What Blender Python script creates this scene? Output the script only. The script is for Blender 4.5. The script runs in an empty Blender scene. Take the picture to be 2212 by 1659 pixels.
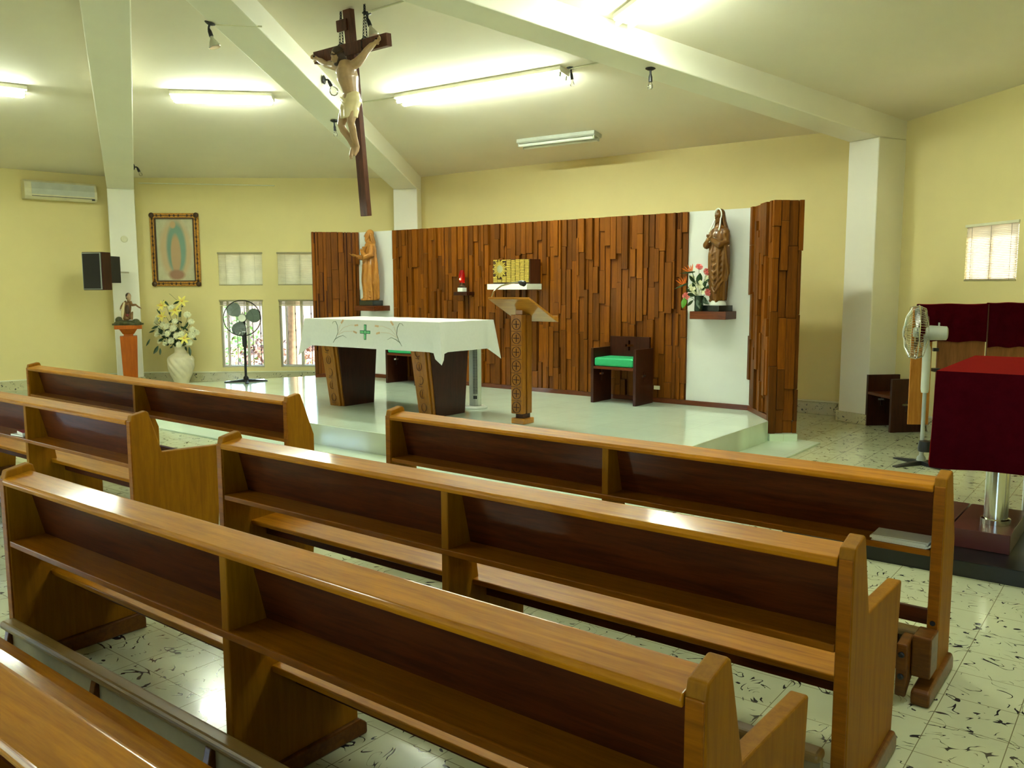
import bpy, bmesh, math, random
from mathutils import Vector, Matrix, noise
random.seed(7)
SC = bpy.context.scene
COL = SC.collection
R = math.radians

# ---------------------------------------------------------------- camera
CAM_H = 1.5614
f_px = 1821.55
pitch, roll = R(6.5016), R(-0.2068)
cp, sp = math.cos(pitch), math.sin(pitch)
cr, sr = math.cos(roll), math.sin(roll)
fwd = Vector((0, cp, -sp)); up0 = Vector((0, sp, cp)); rt0 = Vector((1, 0, 0))
rt = cr * rt0 + sr * up0
up = -sr * rt0 + cr * up0
cam_d = bpy.data.cameras.new('camera')
cam = bpy.data.objects.new('camera', cam_d)
COL.objects.link(cam)
cam.matrix_world = Matrix(((rt.x, up.x, -fwd.x, 0), (rt.y, up.y, -fwd.y, 0), (rt.z, up.z, -fwd.z, CAM_H), (0, 0, 0, 1)))
cam_d.sensor_width = 36.0
cam_d.lens = 36.0 * f_px / 2212.0
cam_d.clip_start = 0.05
cam_d.clip_end = 200
SC.camera = cam

# ---------------------------------------------------------------- world, sun, exposure
SC.view_settings.view_transform = 'Standard'
SC.view_settings.look = 'None'
SC.view_settings.gamma = 1.0
SC.view_settings.exposure = 2.05
SC.view_settings.use_curve_mapping = False
W = bpy.data.worlds.new('sky'); SC.world = W; W.use_nodes = True
_n = W.node_tree.nodes; _l = W.node_tree.links; _n.clear()
_o = _n.new('ShaderNodeOutputWorld'); _b = _n.new('ShaderNodeBackground')
_s = _n.new('ShaderNodeTexSky')
_s.sky_type = 'NISHITA'; _s.sun_disc = False; _s.sun_elevation = R(55); _s.sun_rotation = R(120)
_b.inputs['Strength'].default_value = 0.6
_l.new(_s.outputs[0], _b.inputs[0]); _l.new(_b.outputs[0], _o.inputs[0])
sun_d = bpy.data.lights.new('sun', 'SUN'); sun_d.energy = 12.0; sun_d.angle = R(1); sun_d.color = (1.0, .95, .82)
sun = bpy.data.objects.new('sun', sun_d); COL.objects.link(sun); sun.location = (20, 10, 15); sun.rotation_euler = Vector((-.80, .02, -.60)).to_track_quat('-Z', 'Y').to_euler()
TUBE = 33.0      # emission of a lit fluorescent tube
try:
    SC.cycles.use_denoising = True
    SC.cycles.max_bounces = 8; SC.cycles.diffuse_bounces = 5; SC.cycles.glossy_bounces = 4
    SC.cycles.sample_clamp_indirect = 8.0
    SC.cycles.caustics_reflective = False; SC.cycles.caustics_refractive = False
except Exception:
    pass

# ---------------------------------------------------------------- materials
def lin(c):
    return tuple(((v / 255.0) / 12.92 if v / 255.0 <= 0.04045 else ((v / 255.0 + 0.055) / 1.055) ** 2.4) for v in c) + (1.0,)

class NT:
    def __init__(s, name):
        s.m = bpy.data.materials.new(name); s.m.use_nodes = True
        s.t = s.m.node_tree; s.n = s.t.nodes; s.l = s.t.links
        s.b = s.n['Principled BSDF']
    def node(s, ty, **kw):
        n = s.n.new('ShaderNode' + ty)
        for k, v in kw.items(): setattr(n, k, v)
        return n
    def link(s, a, b): s.l.new(a, b)
    def set(s, **kw):
        for k, v in kw.items(): s.b.inputs[k.replace('_', ' ')].default_value = v
    def coords(s, scale=(1, 1, 1), rot=(0, 0, 0), rnd=False):
        tc = s.node('TexCoord'); mp = s.node('Mapping')
        mp.inputs['Scale'].default_value = scale; mp.inputs['Rotation'].default_value = rot
        s.link(tc.outputs['Object'], mp.inputs['Vector'])
        if rnd:
            oi = s.node('ObjectInfo'); mm = s.node('Math', operation='MULTIPLY'); mm.inputs[1].default_value = 37.0
            s.link(oi.outputs['Random'], mm.inputs[0]); cb = s.node('CombineXYZ')
            for i in range(3): s.link(mm.outputs[0], cb.inputs[i])
            s.link(cb.outputs[0], mp.inputs['Location'])
        return mp.outputs['Vector']
    def noise(s, vec, scale, detail=3, rough=.55, dist=0.0):
        n = s.node('TexNoise'); n.inputs['Scale'].default_value = scale; n.inputs['Detail'].default_value = detail
        n.inputs['Roughness'].default_value = rough; n.inputs['Distortion'].default_value = dist
        s.link(vec, n.inputs['Vector']); return n.outputs['Fac']
    def ramp(s, fac, stops, interp='LINEAR'):
        r = s.node('ValToRGB'); r.color_ramp.interpolation = interp
        e = r.color_ramp.elements
        while len(e) < len(stops): e.new(0.5)
        for i, (p, c) in enumerate(stops):
            e[i].position = p; e[i].color = c if len(c) == 4 else tuple(c) + (1,)
        s.link(fac, r.inputs['Fac']); return r.outputs['Color']
    def mix(s, fac, a, b, blend='MIX'):
        m = s.node('Mix', data_type='RGBA', blend_type=blend)
        for sock, v in ((m.inputs[0], fac), (m.inputs[6], a), (m.inputs[7], b)):
            if hasattr(v, 'links'): s.link(v, sock)
            else: sock.default_value = v
        return m.outputs[2]
    def math(s, op, a, b=None):
        m = s.node('Math', operation=op)
        for i, v in enumerate((a, b)):
            if v is None: continue
            if hasattr(v, 'links'): s.link(v, m.inputs[i])
            else: m.inputs[i].default_value = v
        return m.outputs[0]
    def bump(s, h, strength=.2, dist=.002):
        b = s.node('Bump'); b.inputs['Strength'].default_value = strength; b.inputs['Distance'].default_value = dist
        s.link(h, b.inputs['Height']); s.link(b.outputs[0], s.b.inputs['Normal'])
    def color(s, c): s.link(c, s.b.inputs['Base Color'])

def plain(name, c, rough=.5, metal=0.0, coat=0.0, var=.06, scale=6.0, bump=0.0, spec=None):
    t = NT(name); t.set(Roughness=rough, Metallic=metal); t.set(Coat_Weight=coat)
    t.b.inputs['Coat Roughness'].default_value = .15
    if spec is not None: t.b.inputs['Specular IOR Level'].default_value = spec
    c = lin(c); v = t.coords(); n = t.noise(v, scale, 4)
    d = tuple(x * (1 - var * 2) for x in c[:3]) + (1,); l = tuple(min(1, x * (1 + var)) for x in c[:3]) + (1,)
    t.color(t.ramp(n, [(.3, d), (.7, l)]))
    if bump: t.bump(t.noise(v, scale * 12, 3), bump, .002)
    return t.m

def wood(name, c1, c2, scale=(1.2, 14, 14), rough=.32, coat=.5, ring=3.0, bump=.15, island=0.0, dark=None, coatr=.12):
    t = NT(name); t.set(Roughness=rough, Coat_Weight=coat); t.b.inputs['Coat Roughness'].default_value = coatr; t.b.inputs['Specular IOR Level'].default_value = .14
    v = t.coords(scale=scale, rnd=True)
    n1 = t.noise(v, ring, 5, .6, .6); n2 = t.noise(v, ring * 6, 3, .6, .2)
    f = t.math('ADD', t.math('MULTIPLY', n1, .75), t.math('MULTIPLY', n2, .25))
    stops = [(.34, lin(c1)), (.62, lin(c2))]
    if dark: stops = [(.30, lin(dark)), (.40, lin(c1)), (.62, lin(c2))]
    c = t.ramp(f, stops)
    if island:
        g = t.node('NewGeometry'); k = t.math('ADD', t.math('MULTIPLY', g.outputs['Random Per Island'], island), 1 - island * .55)
        cc = t.node('CombineColor'); [t.link(k, cc.inputs[i]) for i in range(3)]
        c = t.mix(1.0, c, cc.outputs[0], 'MULTIPLY')
    t.color(c); t.bump(f, bump, .001)
    return t.m

def emit(name, c, strength):
    t = NT(name); t.b.inputs['Base Color'].default_value = (0.9, .9, .9, 1)
    t.b.inputs['Emission Color'].default_value = c; t.b.inputs['Emission Strength'].default_value = strength
    n = t.noise(t.coords(), 3, 1); t.link(t.math('ADD', t.math('MULTIPLY', n, .02), .4), t.b.inputs['Roughness'])
    return t.m

MT = {}
MT['wall'] = plain('wall_paint', (220, 206, 146), .75, var=.02, scale=1.3, bump=.05)
MT['ceil'] = plain('ceiling_paint', (232, 224, 204), .85, var=.025, scale=.8, bump=.05)
MT['white'] = plain('white_paint', (236, 234, 218), .6, var=.015, scale=1.5, bump=.04)
MT['niche'] = plain('niche_paint', (206, 206, 200), .55, var=.01)
MT['trimwhite'] = plain('white_strip', (222, 220, 190), .45)
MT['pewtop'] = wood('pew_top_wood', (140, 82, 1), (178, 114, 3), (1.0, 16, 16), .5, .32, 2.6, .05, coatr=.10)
MT['pewside'] = wood('pew_plywood', (126, 78, 1), (146, 96, 2), (10, 10, .9), .6, .0, 3.0, .1)
MT['pewback'] = wood('pew_back_wood', (60, 24, 6), (92, 42, 10), (.8, 9, 9), .45, .15, 3.0, .1)  # shade on the pew backs put into a darker, redder colour than the tops
MT['pewshelf'] = wood('pew_shelf_wood', (118, 66, 1), (146, 86, 3), (1.0, 14, 14), .45, .1, 3.0, .1)
MT['screen'] = wood('screen_slat_wood', (86, 43, 1), (112, 61, 2), (16, 16, 1.0), .5, .04, 3.0, .15, island=.7)
MT['screenback'] = wood('screen_backing_wood', (58, 28, 14), (84, 42, 20), (12, 12, 1), .5, .1)
MT['darkwood'] = wood('dark_stained_wood', (40, 15, 6), (58, 24, 10), (12, 12, 1.2), .4, .2)
MT['redwood'] = wood('reddish_veneer', (86, 40, 14), (112, 58, 22), (10, 10, 1.2), .38, .3)
MT['carved'] = wood('carved_ochre_wood', (116, 70, 10), (144, 90, 16), (14, 14, 1.2), .4, .3)
MT['lectern'] = wood('lectern_wood', (134, 82, 20), (164, 108, 34), (1.5, 12, 12), .35, .5)
MT['shelfwood'] = wood('wall_shelf_wood', (74, 32, 10), (98, 46, 16), (2, 12, 12), .42, .3)
MT['statue'] = wood('carved_statue_wood', (134, 84, 30), (170, 114, 48), (7, 7, 1.6), .42, .3, 3.0, .2)
MT['statue2'] = wood('dark_statue_wood', (84, 52, 18), (118, 78, 30), (7, 7, 1.6), .4, .35, 3.0, .2)
MT['cross'] = wood('crucifix_wood', (64, 34, 24), (96, 56, 40), (10, 10, 1.4), .45, .25)
MT['panelwood'] = wood('orange_board_wood', (142, 88, 26), (176, 116, 44), (9, 9, .8), .45, .2)
MT['panelwood2'] = wood('brown_board_wood', (104, 66, 34), (136, 90, 48), (9, 9, .8), .5, .1)
MT['pedestal'] = wood('orange_pedestal_wood', (140, 66, 8), (168, 86, 14), (9, 9, 1.0), .4, .3)
MT['black'] = plain('black_plastic', (20, 20, 22), .42)
MT['blackstone'] = plain('black_stone', (26, 32, 28), .25, coat=.3)
MT['iron'] = plain('dark_iron', (38, 36, 34), .4, metal=.8)
MT['chrome'] = plain('chrome', (215, 215, 205), .14, metal=1.0, var=.02)
MT['steel'] = plain('grey_painted_metal', (150, 156, 148), .4)
MT['alu'] = plain('aluminium_frame', (186, 182, 166), .35, metal=.3)
MT['offwhite'] = plain('offwhite_plastic', (214, 208, 170), .4)
MT['lightgrey'] = plain('light_grey_plastic', (188, 192, 178), .4)
MT['marble'] = plain('white_marble', (232, 236, 222), .25, coat=.3, var=.03, scale=9)
MT['skin'] = plain('painted_skin', (172, 140, 104), .35, coat=.4, var=.08, scale=16)
MT['cloth'] = plain('altar_linen', (208, 210, 204), .8, var=.015, scale=40, bump=.12)
MT['loin'] = plain('painted_loincloth', (222, 206, 160), .35, coat=.4)
MT['hair'] = plain('painted_hair', (58, 40, 24), .5)
MT['green'] = plain('green_cushion', (22, 150, 92), .7, var=.05, scale=30)
MT['stitchgreen'] = plain('green_thread', (20, 110, 70), .7)
MT['stitchlight'] = plain('light_green_thread', (110, 190, 130), .7)
MT['stitchtan'] = plain('tan_thread', (206, 170, 130), .7)
MT['red'] = plain('red_velvet', (56, 4, 12), .85, var=.12, scale=14, bump=.2)
MT['red2'] = plain('red_velvet_top', (52, 4, 12), .85, var=.1, scale=14, bump=.2)
for k_ in ('red', 'red2'):
    b_ = MT[k_].node_tree.nodes['Principled BSDF']; b_.inputs['Specular IOR Level'].default_value = 0.0
    b_.inputs['Sheen Weight'].default_value = .9; b_.inputs['Sheen Roughness'].default_value = .35; b_.inputs['Sheen Tint'].default_value = lin((170, 46, 34))
MT['maroon'] = plain('maroon_laminate', (84, 40, 38), .3, coat=.2)
MT['blackgloss'] = plain('black_platform', (12, 13, 13), .3, coat=.2)
MT['vinyl'] = plain('grey_green_vinyl', (138, 124, 90), .5, var=.05, scale=18)
MT['vinyltan'] = plain('tan_vinyl', (128, 100, 52), .38, var=.05)
MT['kneel'] = wood('kneeler_wood', (80, 42, 6), (108, 62, 12), (2, 12, 12), .4, .3)
MT['vase'] = plain('cream_ceramic', (228, 218, 182), .35, coat=.3)
MT['mum'] = plain('white_petals', (240, 240, 208), .6, var=.03)
MT['mumin'] = plain('cream_petals', (232, 230, 160), .6)
MT['lily'] = plain('yellow_petals', (236, 224, 110), .55, var=.05)
MT['leaf'] = plain('dark_leaf', (44, 72, 36), .45, var=.2, scale=10)
MT['leaflight'] = plain('bright_leaf', (96, 160, 50), .45, var=.15)
MT['rose'] = plain('pink_petals', (244, 142, 140), .6, var=.08, scale=30)
MT['orange'] = plain('orange_petals', (236, 112, 26), .5, var=.1)
MT['glassgreen'] = plain('dark_green_glass', (26, 52, 38), .15, coat=.5)
MT['redglass'] = None
MT['gold'] = plain('gilded_frame', (176, 124, 40), .38, metal=.55, var=.2, scale=40, bump=.5)
MT['golddark'] = plain('aged_bronze', (72, 50, 26), .45, metal=.4)
MT['paper'] = plain('paper', (226, 224, 208), .7)
MT['bookred'] = plain('red_book_cover', (140, 18, 34), .5)
MT['blind'] = plain('pleated_blind', (214, 206, 168), .7)
MT['blindbar'] = plain('blind_rail', (150, 142, 104), .5)
MT['rock'] = plain('painted_grass_rock', (74, 76, 40), .6, var=.3, scale=20)
MT['tilma'] = plain('brown_robe_paint', (122, 86, 46), .5, var=.15, scale=22)
MT['bark'] = plain('tree_bark', (132, 108, 84), .85, var=.2, scale=14, bump=.6)
MT['grass'] = plain('grass_blades', (120, 170, 60), .6, var=.2, scale=5)
MT['shrub'] = plain('shrub_leaves', (74, 120, 44), .6, var=.3, scale=8)
MT['redleaf'] = plain('reddish_shrub_leaves', (110, 72, 56), .6, var=.3, scale=8)
MT['soil'] = plain('leaf_litter', (150, 96, 66), .9, var=.35, scale=5, bump=.5)
MT['concrete'] = plain('garden_wall', (150, 140, 120), .85)

def mk_redglass():
    t = NT('red_glass_flame'); t.set(Roughness=.15); t.b.inputs['Transmission Weight'].default_value = .5
    v = t.coords(); n = t.noise(v, 8, 2)
    t.color(t.ramp(n, [(.3, lin((150, 8, 8))), (.7, lin((190, 14, 10)))])); return t.m
MT['redglass'] = mk_redglass()
MT['flame'] = emit('candle_flame', (1.0, .25, .05, 1), 12)
MT['tube_on'] = emit('lit_tube', (0.88, 1.0, 0.84, 1), TUBE)
MT['tube_off'] = plain('unlit_tube', (236, 240, 228), .3)

def mk_glass(name, c=(1, 1, 1, 1), rough=0.0, alpha=.12):
    t = NT(name); t.n.remove(t.b)
    o = t.n['Material Output']; mx = t.node('MixShader'); tr = t.node('BsdfTransparent'); gl = t.node('BsdfGlossy')
    tr.inputs[0].default_value = c; gl.inputs['Roughness'].default_value = .02
    lw = t.node('LayerWeight'); lw.inputs[0].default_value = .25
    nz = t.noise(t.coords(), 2, 1)
    t.link(t.math('ADD', t.math('MULTIPLY', lw.outputs['Fresnel'], .8), t.math('MULTIPLY', nz, alpha)), mx.inputs[0])
    t.link(tr.outputs[0], mx.inputs[1]); t.link(gl.outputs[0], mx.inputs[2]); t.link(mx.outputs[0], o.inputs[0])
    return t.m
MT['glass'] = mk_glass('window_glass', (.97, 1, .97, 1), alpha=.05)
MT['bulb'] = mk_glass('bulb_glass', (.95, .95, .92, 1), alpha=.3)

def mk_fanblade():
    t = NT('clear_fan_blade'); t.set(Roughness=.15); v = t.coords(); n = t.noise(v, 4, 2)
    t.color(t.ramp(n, [(.3, lin((120, 135, 125))), (.7, lin((150, 165, 150)))])); t.b.inputs['Alpha'].default_value = .6
    return t.m
MT['blade'] = mk_fanblade()
MT['bladedark'] = plain('smoky_fan_blade', (86, 98, 88), .2, coat=.4)

def mk_terrazzo(name, base, tile=True, scale=1.0, joint=(120, 112, 84)):
    t = NT(name); t.set(Roughness=.16, Coat_Weight=.3); t.b.inputs['Coat Roughness'].default_value = .05
    v = t.coords()
    # short dark strokes: thin contour lines of a distorted noise kept only inside patches
    a = t.noise(v, 7.0 * scale, 1.0, .4, 2.0)
    b = t.noise(v, 15.0 * scale, 1.0, .5, .3)
    c = t.noise(v, 7.0 * scale, 0, .5, 0)
    w = t.math('MULTIPLY', t.math('MAXIMUM', t.math('SUBTRACT', b, .46), 0), .125)      # width grows towards the patch centre
    line = t.math('LESS_THAN', t.math('ABSOLUTE', t.math('SUBTRACT', a, .5)), w)
    keep = t.math('GREATER_THAN', c, .36)
    stroke = t.math('MULTIPLY', line, keep)
    big = t.noise(v, 1.6, 3)
    base_c = t.ramp(big, [(.3, lin(tuple(int(x * .94) for x in base))), (.7, lin(base))])
    col = t.mix(stroke, base_c, lin((44, 44, 50)))
    if tile:
        br = t.node('TexBrick'); br.offset = 0; br.squash = 1
        for k, x in (('Scale', 1.0), ('Mortar Size', .0016), ('Brick Width', .25), ('Row Height', .25), ('Mortar Smooth', .1)): br.inputs[k].default_value = x
        t.link(v, br.inputs['Vector'])
        col = t.mix(br.outputs['Fac'], col, lin(joint))
    t.color(col); return t.m
MT['terrazzo'] = mk_terrazzo('terrazzo_tiles', (204, 208, 174))
MT['terrazzo_base'] = mk_terrazzo('terrazzo_baseboard', (196, 190, 150), tile=False, scale=1.6)

def mk_dais():
    t = NT('white_dais_tiles'); t.set(Roughness=.12, Coat_Weight=.4); t.b.inputs['Coat Roughness'].default_value = .05
    v = t.coords(); br = t.node('TexBrick'); br.offset = 0
    for k, x in (('Scale', 1.0), ('Mortar Size', .0012), ('Brick Width', .4), ('Row Height', .4)): br.inputs[k].default_value = x
    t.link(v, br.inputs['Vector']); big = t.noise(v, 2.2, 4)
    c = t.ramp(big, [(.3, lin((212, 228, 206))), (.7, lin((222, 238, 216)))])
    t.color(t.mix(br.outputs['Fac'], c, lin((190, 194, 172)))); return t.m
MT['dais'] = mk_dais()

# ---------------------------------------------------------------- mesh builder
class MB:
    def __init__(s): s.v = []; s.f = []
    def add(s, vs, fs, M=None):
        k = len(s.v)
        for p in vs:
            p = Vector(p); s.v.append(M @ p if M else p)
        s.f += [tuple(i + k for i in f) for f in fs]; return s
    def box(s, x0, x1, y0, y1, z0, z1, M=None):
        vs = [(x0, y0, z0), (x1, y0, z0), (x1, y1, z0), (x0, y1, z0), (x0, y0, z1), (x1, y0, z1), (x1, y1, z1), (x0, y1, z1)]
        return s.add(vs, [(0, 3, 2, 1), (4, 5, 6, 7), (0, 1, 5, 4), (1, 2, 6, 5), (2, 3, 7, 6), (3, 0, 4, 7)], M)
    def hexa(s, vs, M=None):   # 8 points, bottom ring then top ring
        return s.add(vs, [(0, 3, 2, 1), (4, 5, 6, 7), (0, 1, 5, 4), (1, 2, 6, 5), (2, 3, 7, 6), (3, 0, 4, 7)], M)
    def prism(s, pts, a, b, axis='x', M=None):
        """closed profile extruded between a and b along axis"""
        n = len(pts)
        def P(t, p):
            return (t, p[0], p[1]) if axis == 'x' else ((p[0], t, p[1]) if axis == 'y' else (p[0], p[1], t))
        vs = [P(a, p) for p in pts] + [P(b, p) for p in pts]
        fs = [tuple(range(n))[::-1], tuple(range(n, 2 * n))] + [(i, (i + 1) % n, n + (i + 1) % n, n + i) for i in range(n)]
        return s.add(vs, fs, M)
    def lathe(s, prof, n=24, M=None, twist=None, fl=None):
        vs = []; fs = []
        for j, (r, z) in enumerate(prof):
            for i in range(n):
                a = 2 * math.pi * i / n
                rr = r * (fl(a, z) if fl else 1)
                vs.append((rr * math.cos(a), rr * math.sin(a), z))
        for j in range(len(prof) - 1):
            for i in range(n):
                fs.append((j * n + i, j * n + (i + 1) % n, (j + 1) * n + (i + 1) % n, (j + 1) * n + i))
        fs.append(tuple(range(n))[::-1]); k = (len(prof) - 1) * n; fs.append(tuple(range(k, k + n)))
        return s.add(vs, fs, M)
    def tube(s, path, r, n=8, M=None):
        """round tube along points; r number or list"""
        P = [Vector(p) for p in path]; m = len(P); rs = r if isinstance(r, (list, tuple)) else [r] * m
        vs = []; fs = []; prev = None
        for j in range(m):
            t = (P[min(j + 1, m - 1)] - P[max(j - 1, 0)])
            if t.length < 1e-9: t = Vector((0, 0, 1))
            t.normalize()
            if prev is None:
                a = Vector((0, 0, 1)) if abs(t.z) < .9 else Vector((1, 0, 0))
                prev = t.cross(a).normalized()
            else:
                prev = (prev - t * prev.dot(t))
                prev = prev.normalized() if prev.length > 1e-6 else t.orthogonal().normalized()
            q = t.cross(prev)
            for i in range(n):
                a = 2 * math.pi * i / n
                vs.append(P[j] + (prev * math.cos(a) + q * math.sin(a)) * rs[j])
        for j in range(m - 1):
            for i in range(n):
                fs.append((j * n + i, j * n + (i + 1) % n, (j + 1) * n + (i + 1) % n, (j + 1) * n + i))
        fs.append(tuple(range(n))[::-1]); fs.append(tuple(range((m - 1) * n, m * n)))
        return s.add(vs, fs, M)
    def ball(s, c, r, n=12, M=None, rot=None):
        rx, ry, rz = r if isinstance(r, (tuple, list)) else (r, r, r)
        vs = []; fs = []; m = max(6, n // 2 + 1)
        for j in range(m + 1):
            th = math.pi * j / m
            for i in range(n):
                a = 2 * math.pi * i / n
                p = Vector((rx * math.sin(th) * math.cos(a), ry * math.sin(th) * math.sin(a), rz * math.cos(th)))
                if rot: p = rot @ p
                vs.append(p + Vector(c))
        for j in range(m):
            for i in range(n): fs.append((j * n + i, (j + 1) * n + i, (j + 1) * n + (i + 1) % n, j * n + (i + 1) % n))
        return s.add(vs, fs, M)
    def build(s, name, mat, parent=None, smooth=False, bevel=0.0, seg=2, remesh=0.0, subsurf=0, label=None, kind=None, merge=False, smooth_it=0):
        me = bpy.data.meshes.new(name); me.from_pydata([tuple(v) for v in s.v], [], s.f)
        bm = bmesh.new(); bm.from_mesh(me)
        if merge or smooth or remesh: bmesh.ops.remove_doubles(bm, verts=bm.verts, dist=1e-5)
        bmesh.ops.recalc_face_normals(bm, faces=bm.faces)
        bm.to_mesh(me); bm.free()
        mats = mat if isinstance(mat, list) else [mat]
        for m_ in mats: me.materials.append(MT[m_] if isinstance(m_, str) else m_)
        if smooth:
            me.polygons.foreach_set('use_smooth', [True] * len(me.polygons))
            try: me.set_sharp_from_angle(angle=R(42))
            except Exception: pass
        o = bpy.data.objects.new(name, me); COL.objects.link(o)
        if parent: o.parent = parent
        if remesh:
            md = o.modifiers.new('join', 'REMESH'); md.mode = 'VOXEL'; md.voxel_size = remesh; md.use_smooth_shade = True
            if smooth_it:
                sm = o.modifiers.new('soften', 'SMOOTH'); sm.factor = .5; sm.iterations = smooth_it
        if bevel:
            md = o.modifiers.new('bevel', 'BEVEL'); md.width = bevel; md.segments = seg; md.limit_method = 'ANGLE'; md.angle_limit = R(40)
            md.harden_normals = False
        if subsurf:
            md = o.modifiers.new('sub', 'SUBSURF'); md.levels = subsurf; md.render_levels = subsurf
        if label: o['label'] = label
        if kind: o['kind'] = kind
        return o

def thing(name, label, cat, loc=(0, 0, 0), rz=0.0, group=None, rot=None):
    o = bpy.data.objects.new(name, None); COL.objects.link(o); o.empty_display_size = .1
    o.location = loc; o.rotation_euler = rot if rot else (0, 0, rz)
    return tag(o, label, cat, group)
def tag(o, label, cat, group=None):
    o['label'] = label; o['category'] = cat
    if group: o['group'] = group
    return o
def struct(mb, name, mat, **kw):
    o = mb.build(name, mat, **kw); o['kind'] = 'structure'; return o
def dup(root, loc=None, rz=None, label=None, group=None):
    r = root.copy(); COL.objects.link(r)
    if loc is not None: r.location = loc
    if rz is not None: r.rotation_euler = (0, 0, rz)
    if label: r['label'] = label
    if group: r['group'] = group
    for ch in list(root.children):
        c = ch.copy(); COL.objects.link(c); c.parent = r
        for g in list(ch.children):
            d = g.copy(); COL.objects.link(d); d.parent = c
    return r
def at_frame(o, org, x, z=Vector((0, 0, 1))):
    """place object with local X along x and local Z near z"""
    x = Vector(x).normalized(); y = Vector(z).cross(x).normalized(); zz = x.cross(y)
    M = Matrix(((x.x, y.x, zz.x, org[0]), (x.y, y.y, zz.y, org[1]), (x.z, y.z, zz.z, org[2]), (0, 0, 0, 1)))
    o.location = M.to_translation(); o.rotation_euler = M.to_euler(); return o

# ---------------------------------------------------------------- room plan (metres; camera stands over the origin)
A38 = R(-38.0)
U = Vector((math.cos(A38), math.sin(A38), 0)); N = Vector((-U.y, U.x, 0))
VR = Vector((4.38, 9.87, 0)); VM = Vector((-1.68, 14.40, 0)); VL = Vector((-6.45, 14.20, 0)); V0 = Vector((-10.2, 10.7, 0))
V7 = Vector((-10.2, 3.6, 0)); V6 = Vector((-6.6, -1.2, 0)); V5 = Vector((.9, -1.9, 0)); V4 = Vector((5.1, 5.1, 0))
V45 = Vector((4.6, .6, 0))
RING = [VR, VM, VL, V0, V7, V6, V5, V45, V4]
APEX = Vector((-2.77, 5.98, 0)); HW = 3.39; HA = 4.44

# ---------------------------------------------------------------- large structure
def frame_on(o, A, ang, z=0.0):
    o.location = (A.x, A.y, z); o.rotation_euler = (0, 0, ang); return o
def ang_of(A, B): return math.atan2(B.y - A.y, B.x - A.x)

# floor, its object axes are the tile grid
fl_rot = -0.65928; fl_org = Vector((2.4232, 4.0773, 0))
Mi = (Matrix.Translation(fl_org) @ Matrix.Rotation(fl_rot, 4, 'Z')).inverted()
cen = sum(RING, Vector()) / len(RING)
mb = MB(); ring_e = [cen + (p - cen) * 1.02 for p in RING]
top = [Mi @ p for p in ring_e]; bot = [Mi @ (p - Vector((0, 0, .15))) for p in ring_e]; n = len(top)
mb.add(top + bot, [tuple(range(n)), tuple(range(n, 2 * n))[::-1]] + [(i, i + n, (i + 1) % n + n, (i + 1) % n) for i in range(n)])
fo = struct(mb, 'floor', 'terrazzo'); fo.location = fl_org; fo.rotation_euler = (0, 0, fl_rot)

# ceiling: shallow pitched facets meeting at the apex
mb = MB(); k = 1.02
outer = []
for p in RING:
    q = APEX + (p - APEX) * k; outer.append(Vector((q.x, q.y, HW - (HA - HW) * (k - 1))))
vs = [Vector((APEX.x, APEX.y, HA))] + outer + [Vector((APEX.x, APEX.y, HA + .1))] + [p + Vector((0, 0, .1)) for p in outer]
n = len(outer); fs = [(0, 1 + i, 1 + (i + 1) % n) for i in range(n)] + [(n + 1, n + 2 + (i + 1) % n, n + 2 + i) for i in range(n)]
fs += [(1 + i, n + 2 + i, n + 2 + (i + 1) % n, 1 + (i + 1) % n) for i in range(n)]
mb.add(vs, fs); struct(mb, 'ceiling', 'ceil')

def wall(name, A, B, out, holes=(), t=.2):
    """wall from A to B; out=+1 when outside is the left side of A->B"""
    L = (B - A).length; xs = sorted({-.05, L + .05} | {h[0] for h in holes} | {h[1] for h in holes})
    mb = MB(); y0, y1 = (0, t) if out > 0 else (-t, 0)
    for a, b in zip(xs, xs[1:]):
        zs = [(-.02, HW + .06)]
        for h in holes:
            if h[0] <= a + 1e-6 and h[1] >= b - 1e-6:
                nz = []
                for z0, z1 in zs:
                    if h[2] < z1 and h[3] > z0:
                        if h[2] > z0: nz.append((z0, h[2]))
                        if h[3] < z1: nz.append((h[3], z1))
                    else: nz.append((z0, z1))
                zs = nz
        for z0, z1 in zs: mb.box(a, b, y0, y1, z0, z1)
    o = struct(mb, name, 'wall'); frame_on(o, A, ang_of(A, B)); return o

WIN_L = [(1.535, 2.262, 1.62, 2.17), (2.517, 3.26, 1.62, 2.17), (1.535, 2.245, .235, 1.375), (2.519, 3.246, .235, 1.375)]
wall('wall_left', VL, VM, 1, WIN_L)
WIN_B = [(.9 + i * .93, 1.58 + i * .93, .235, 1.375) for i in range(6)]     # unseen low windows, added to bounce daylight off the screen's back
wall('wall_back', VM, VR, 1, WIN_B)
wall('wall_right', VR, V4, 1, [(1.30, 2.01, 1.615, 2.168)])
wall('wall_far_left', V0, VL, 1)
wall('wall_side', V7, V0, 1, [(1.0, 2.2, .9, 2.2), (3.6, 4.8, .9, 2.2)])  # unseen openings here and in the rear walls, added for daylight fill
wall('wall_rear_left', V6, V7, 1, [(1.2, 2.6, .9, 2.2), (3.6, 5.0, .9, 2.2)])
wall('wall_rear', V5, V6, 1, [(1.2, 2.8, .9, 2.2), (4.4, 6.0, .9, 2.2)])
wall('wall_rear_right', V45, V5, 1)
wall('wall_near_right', V4, V45, 1)

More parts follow.
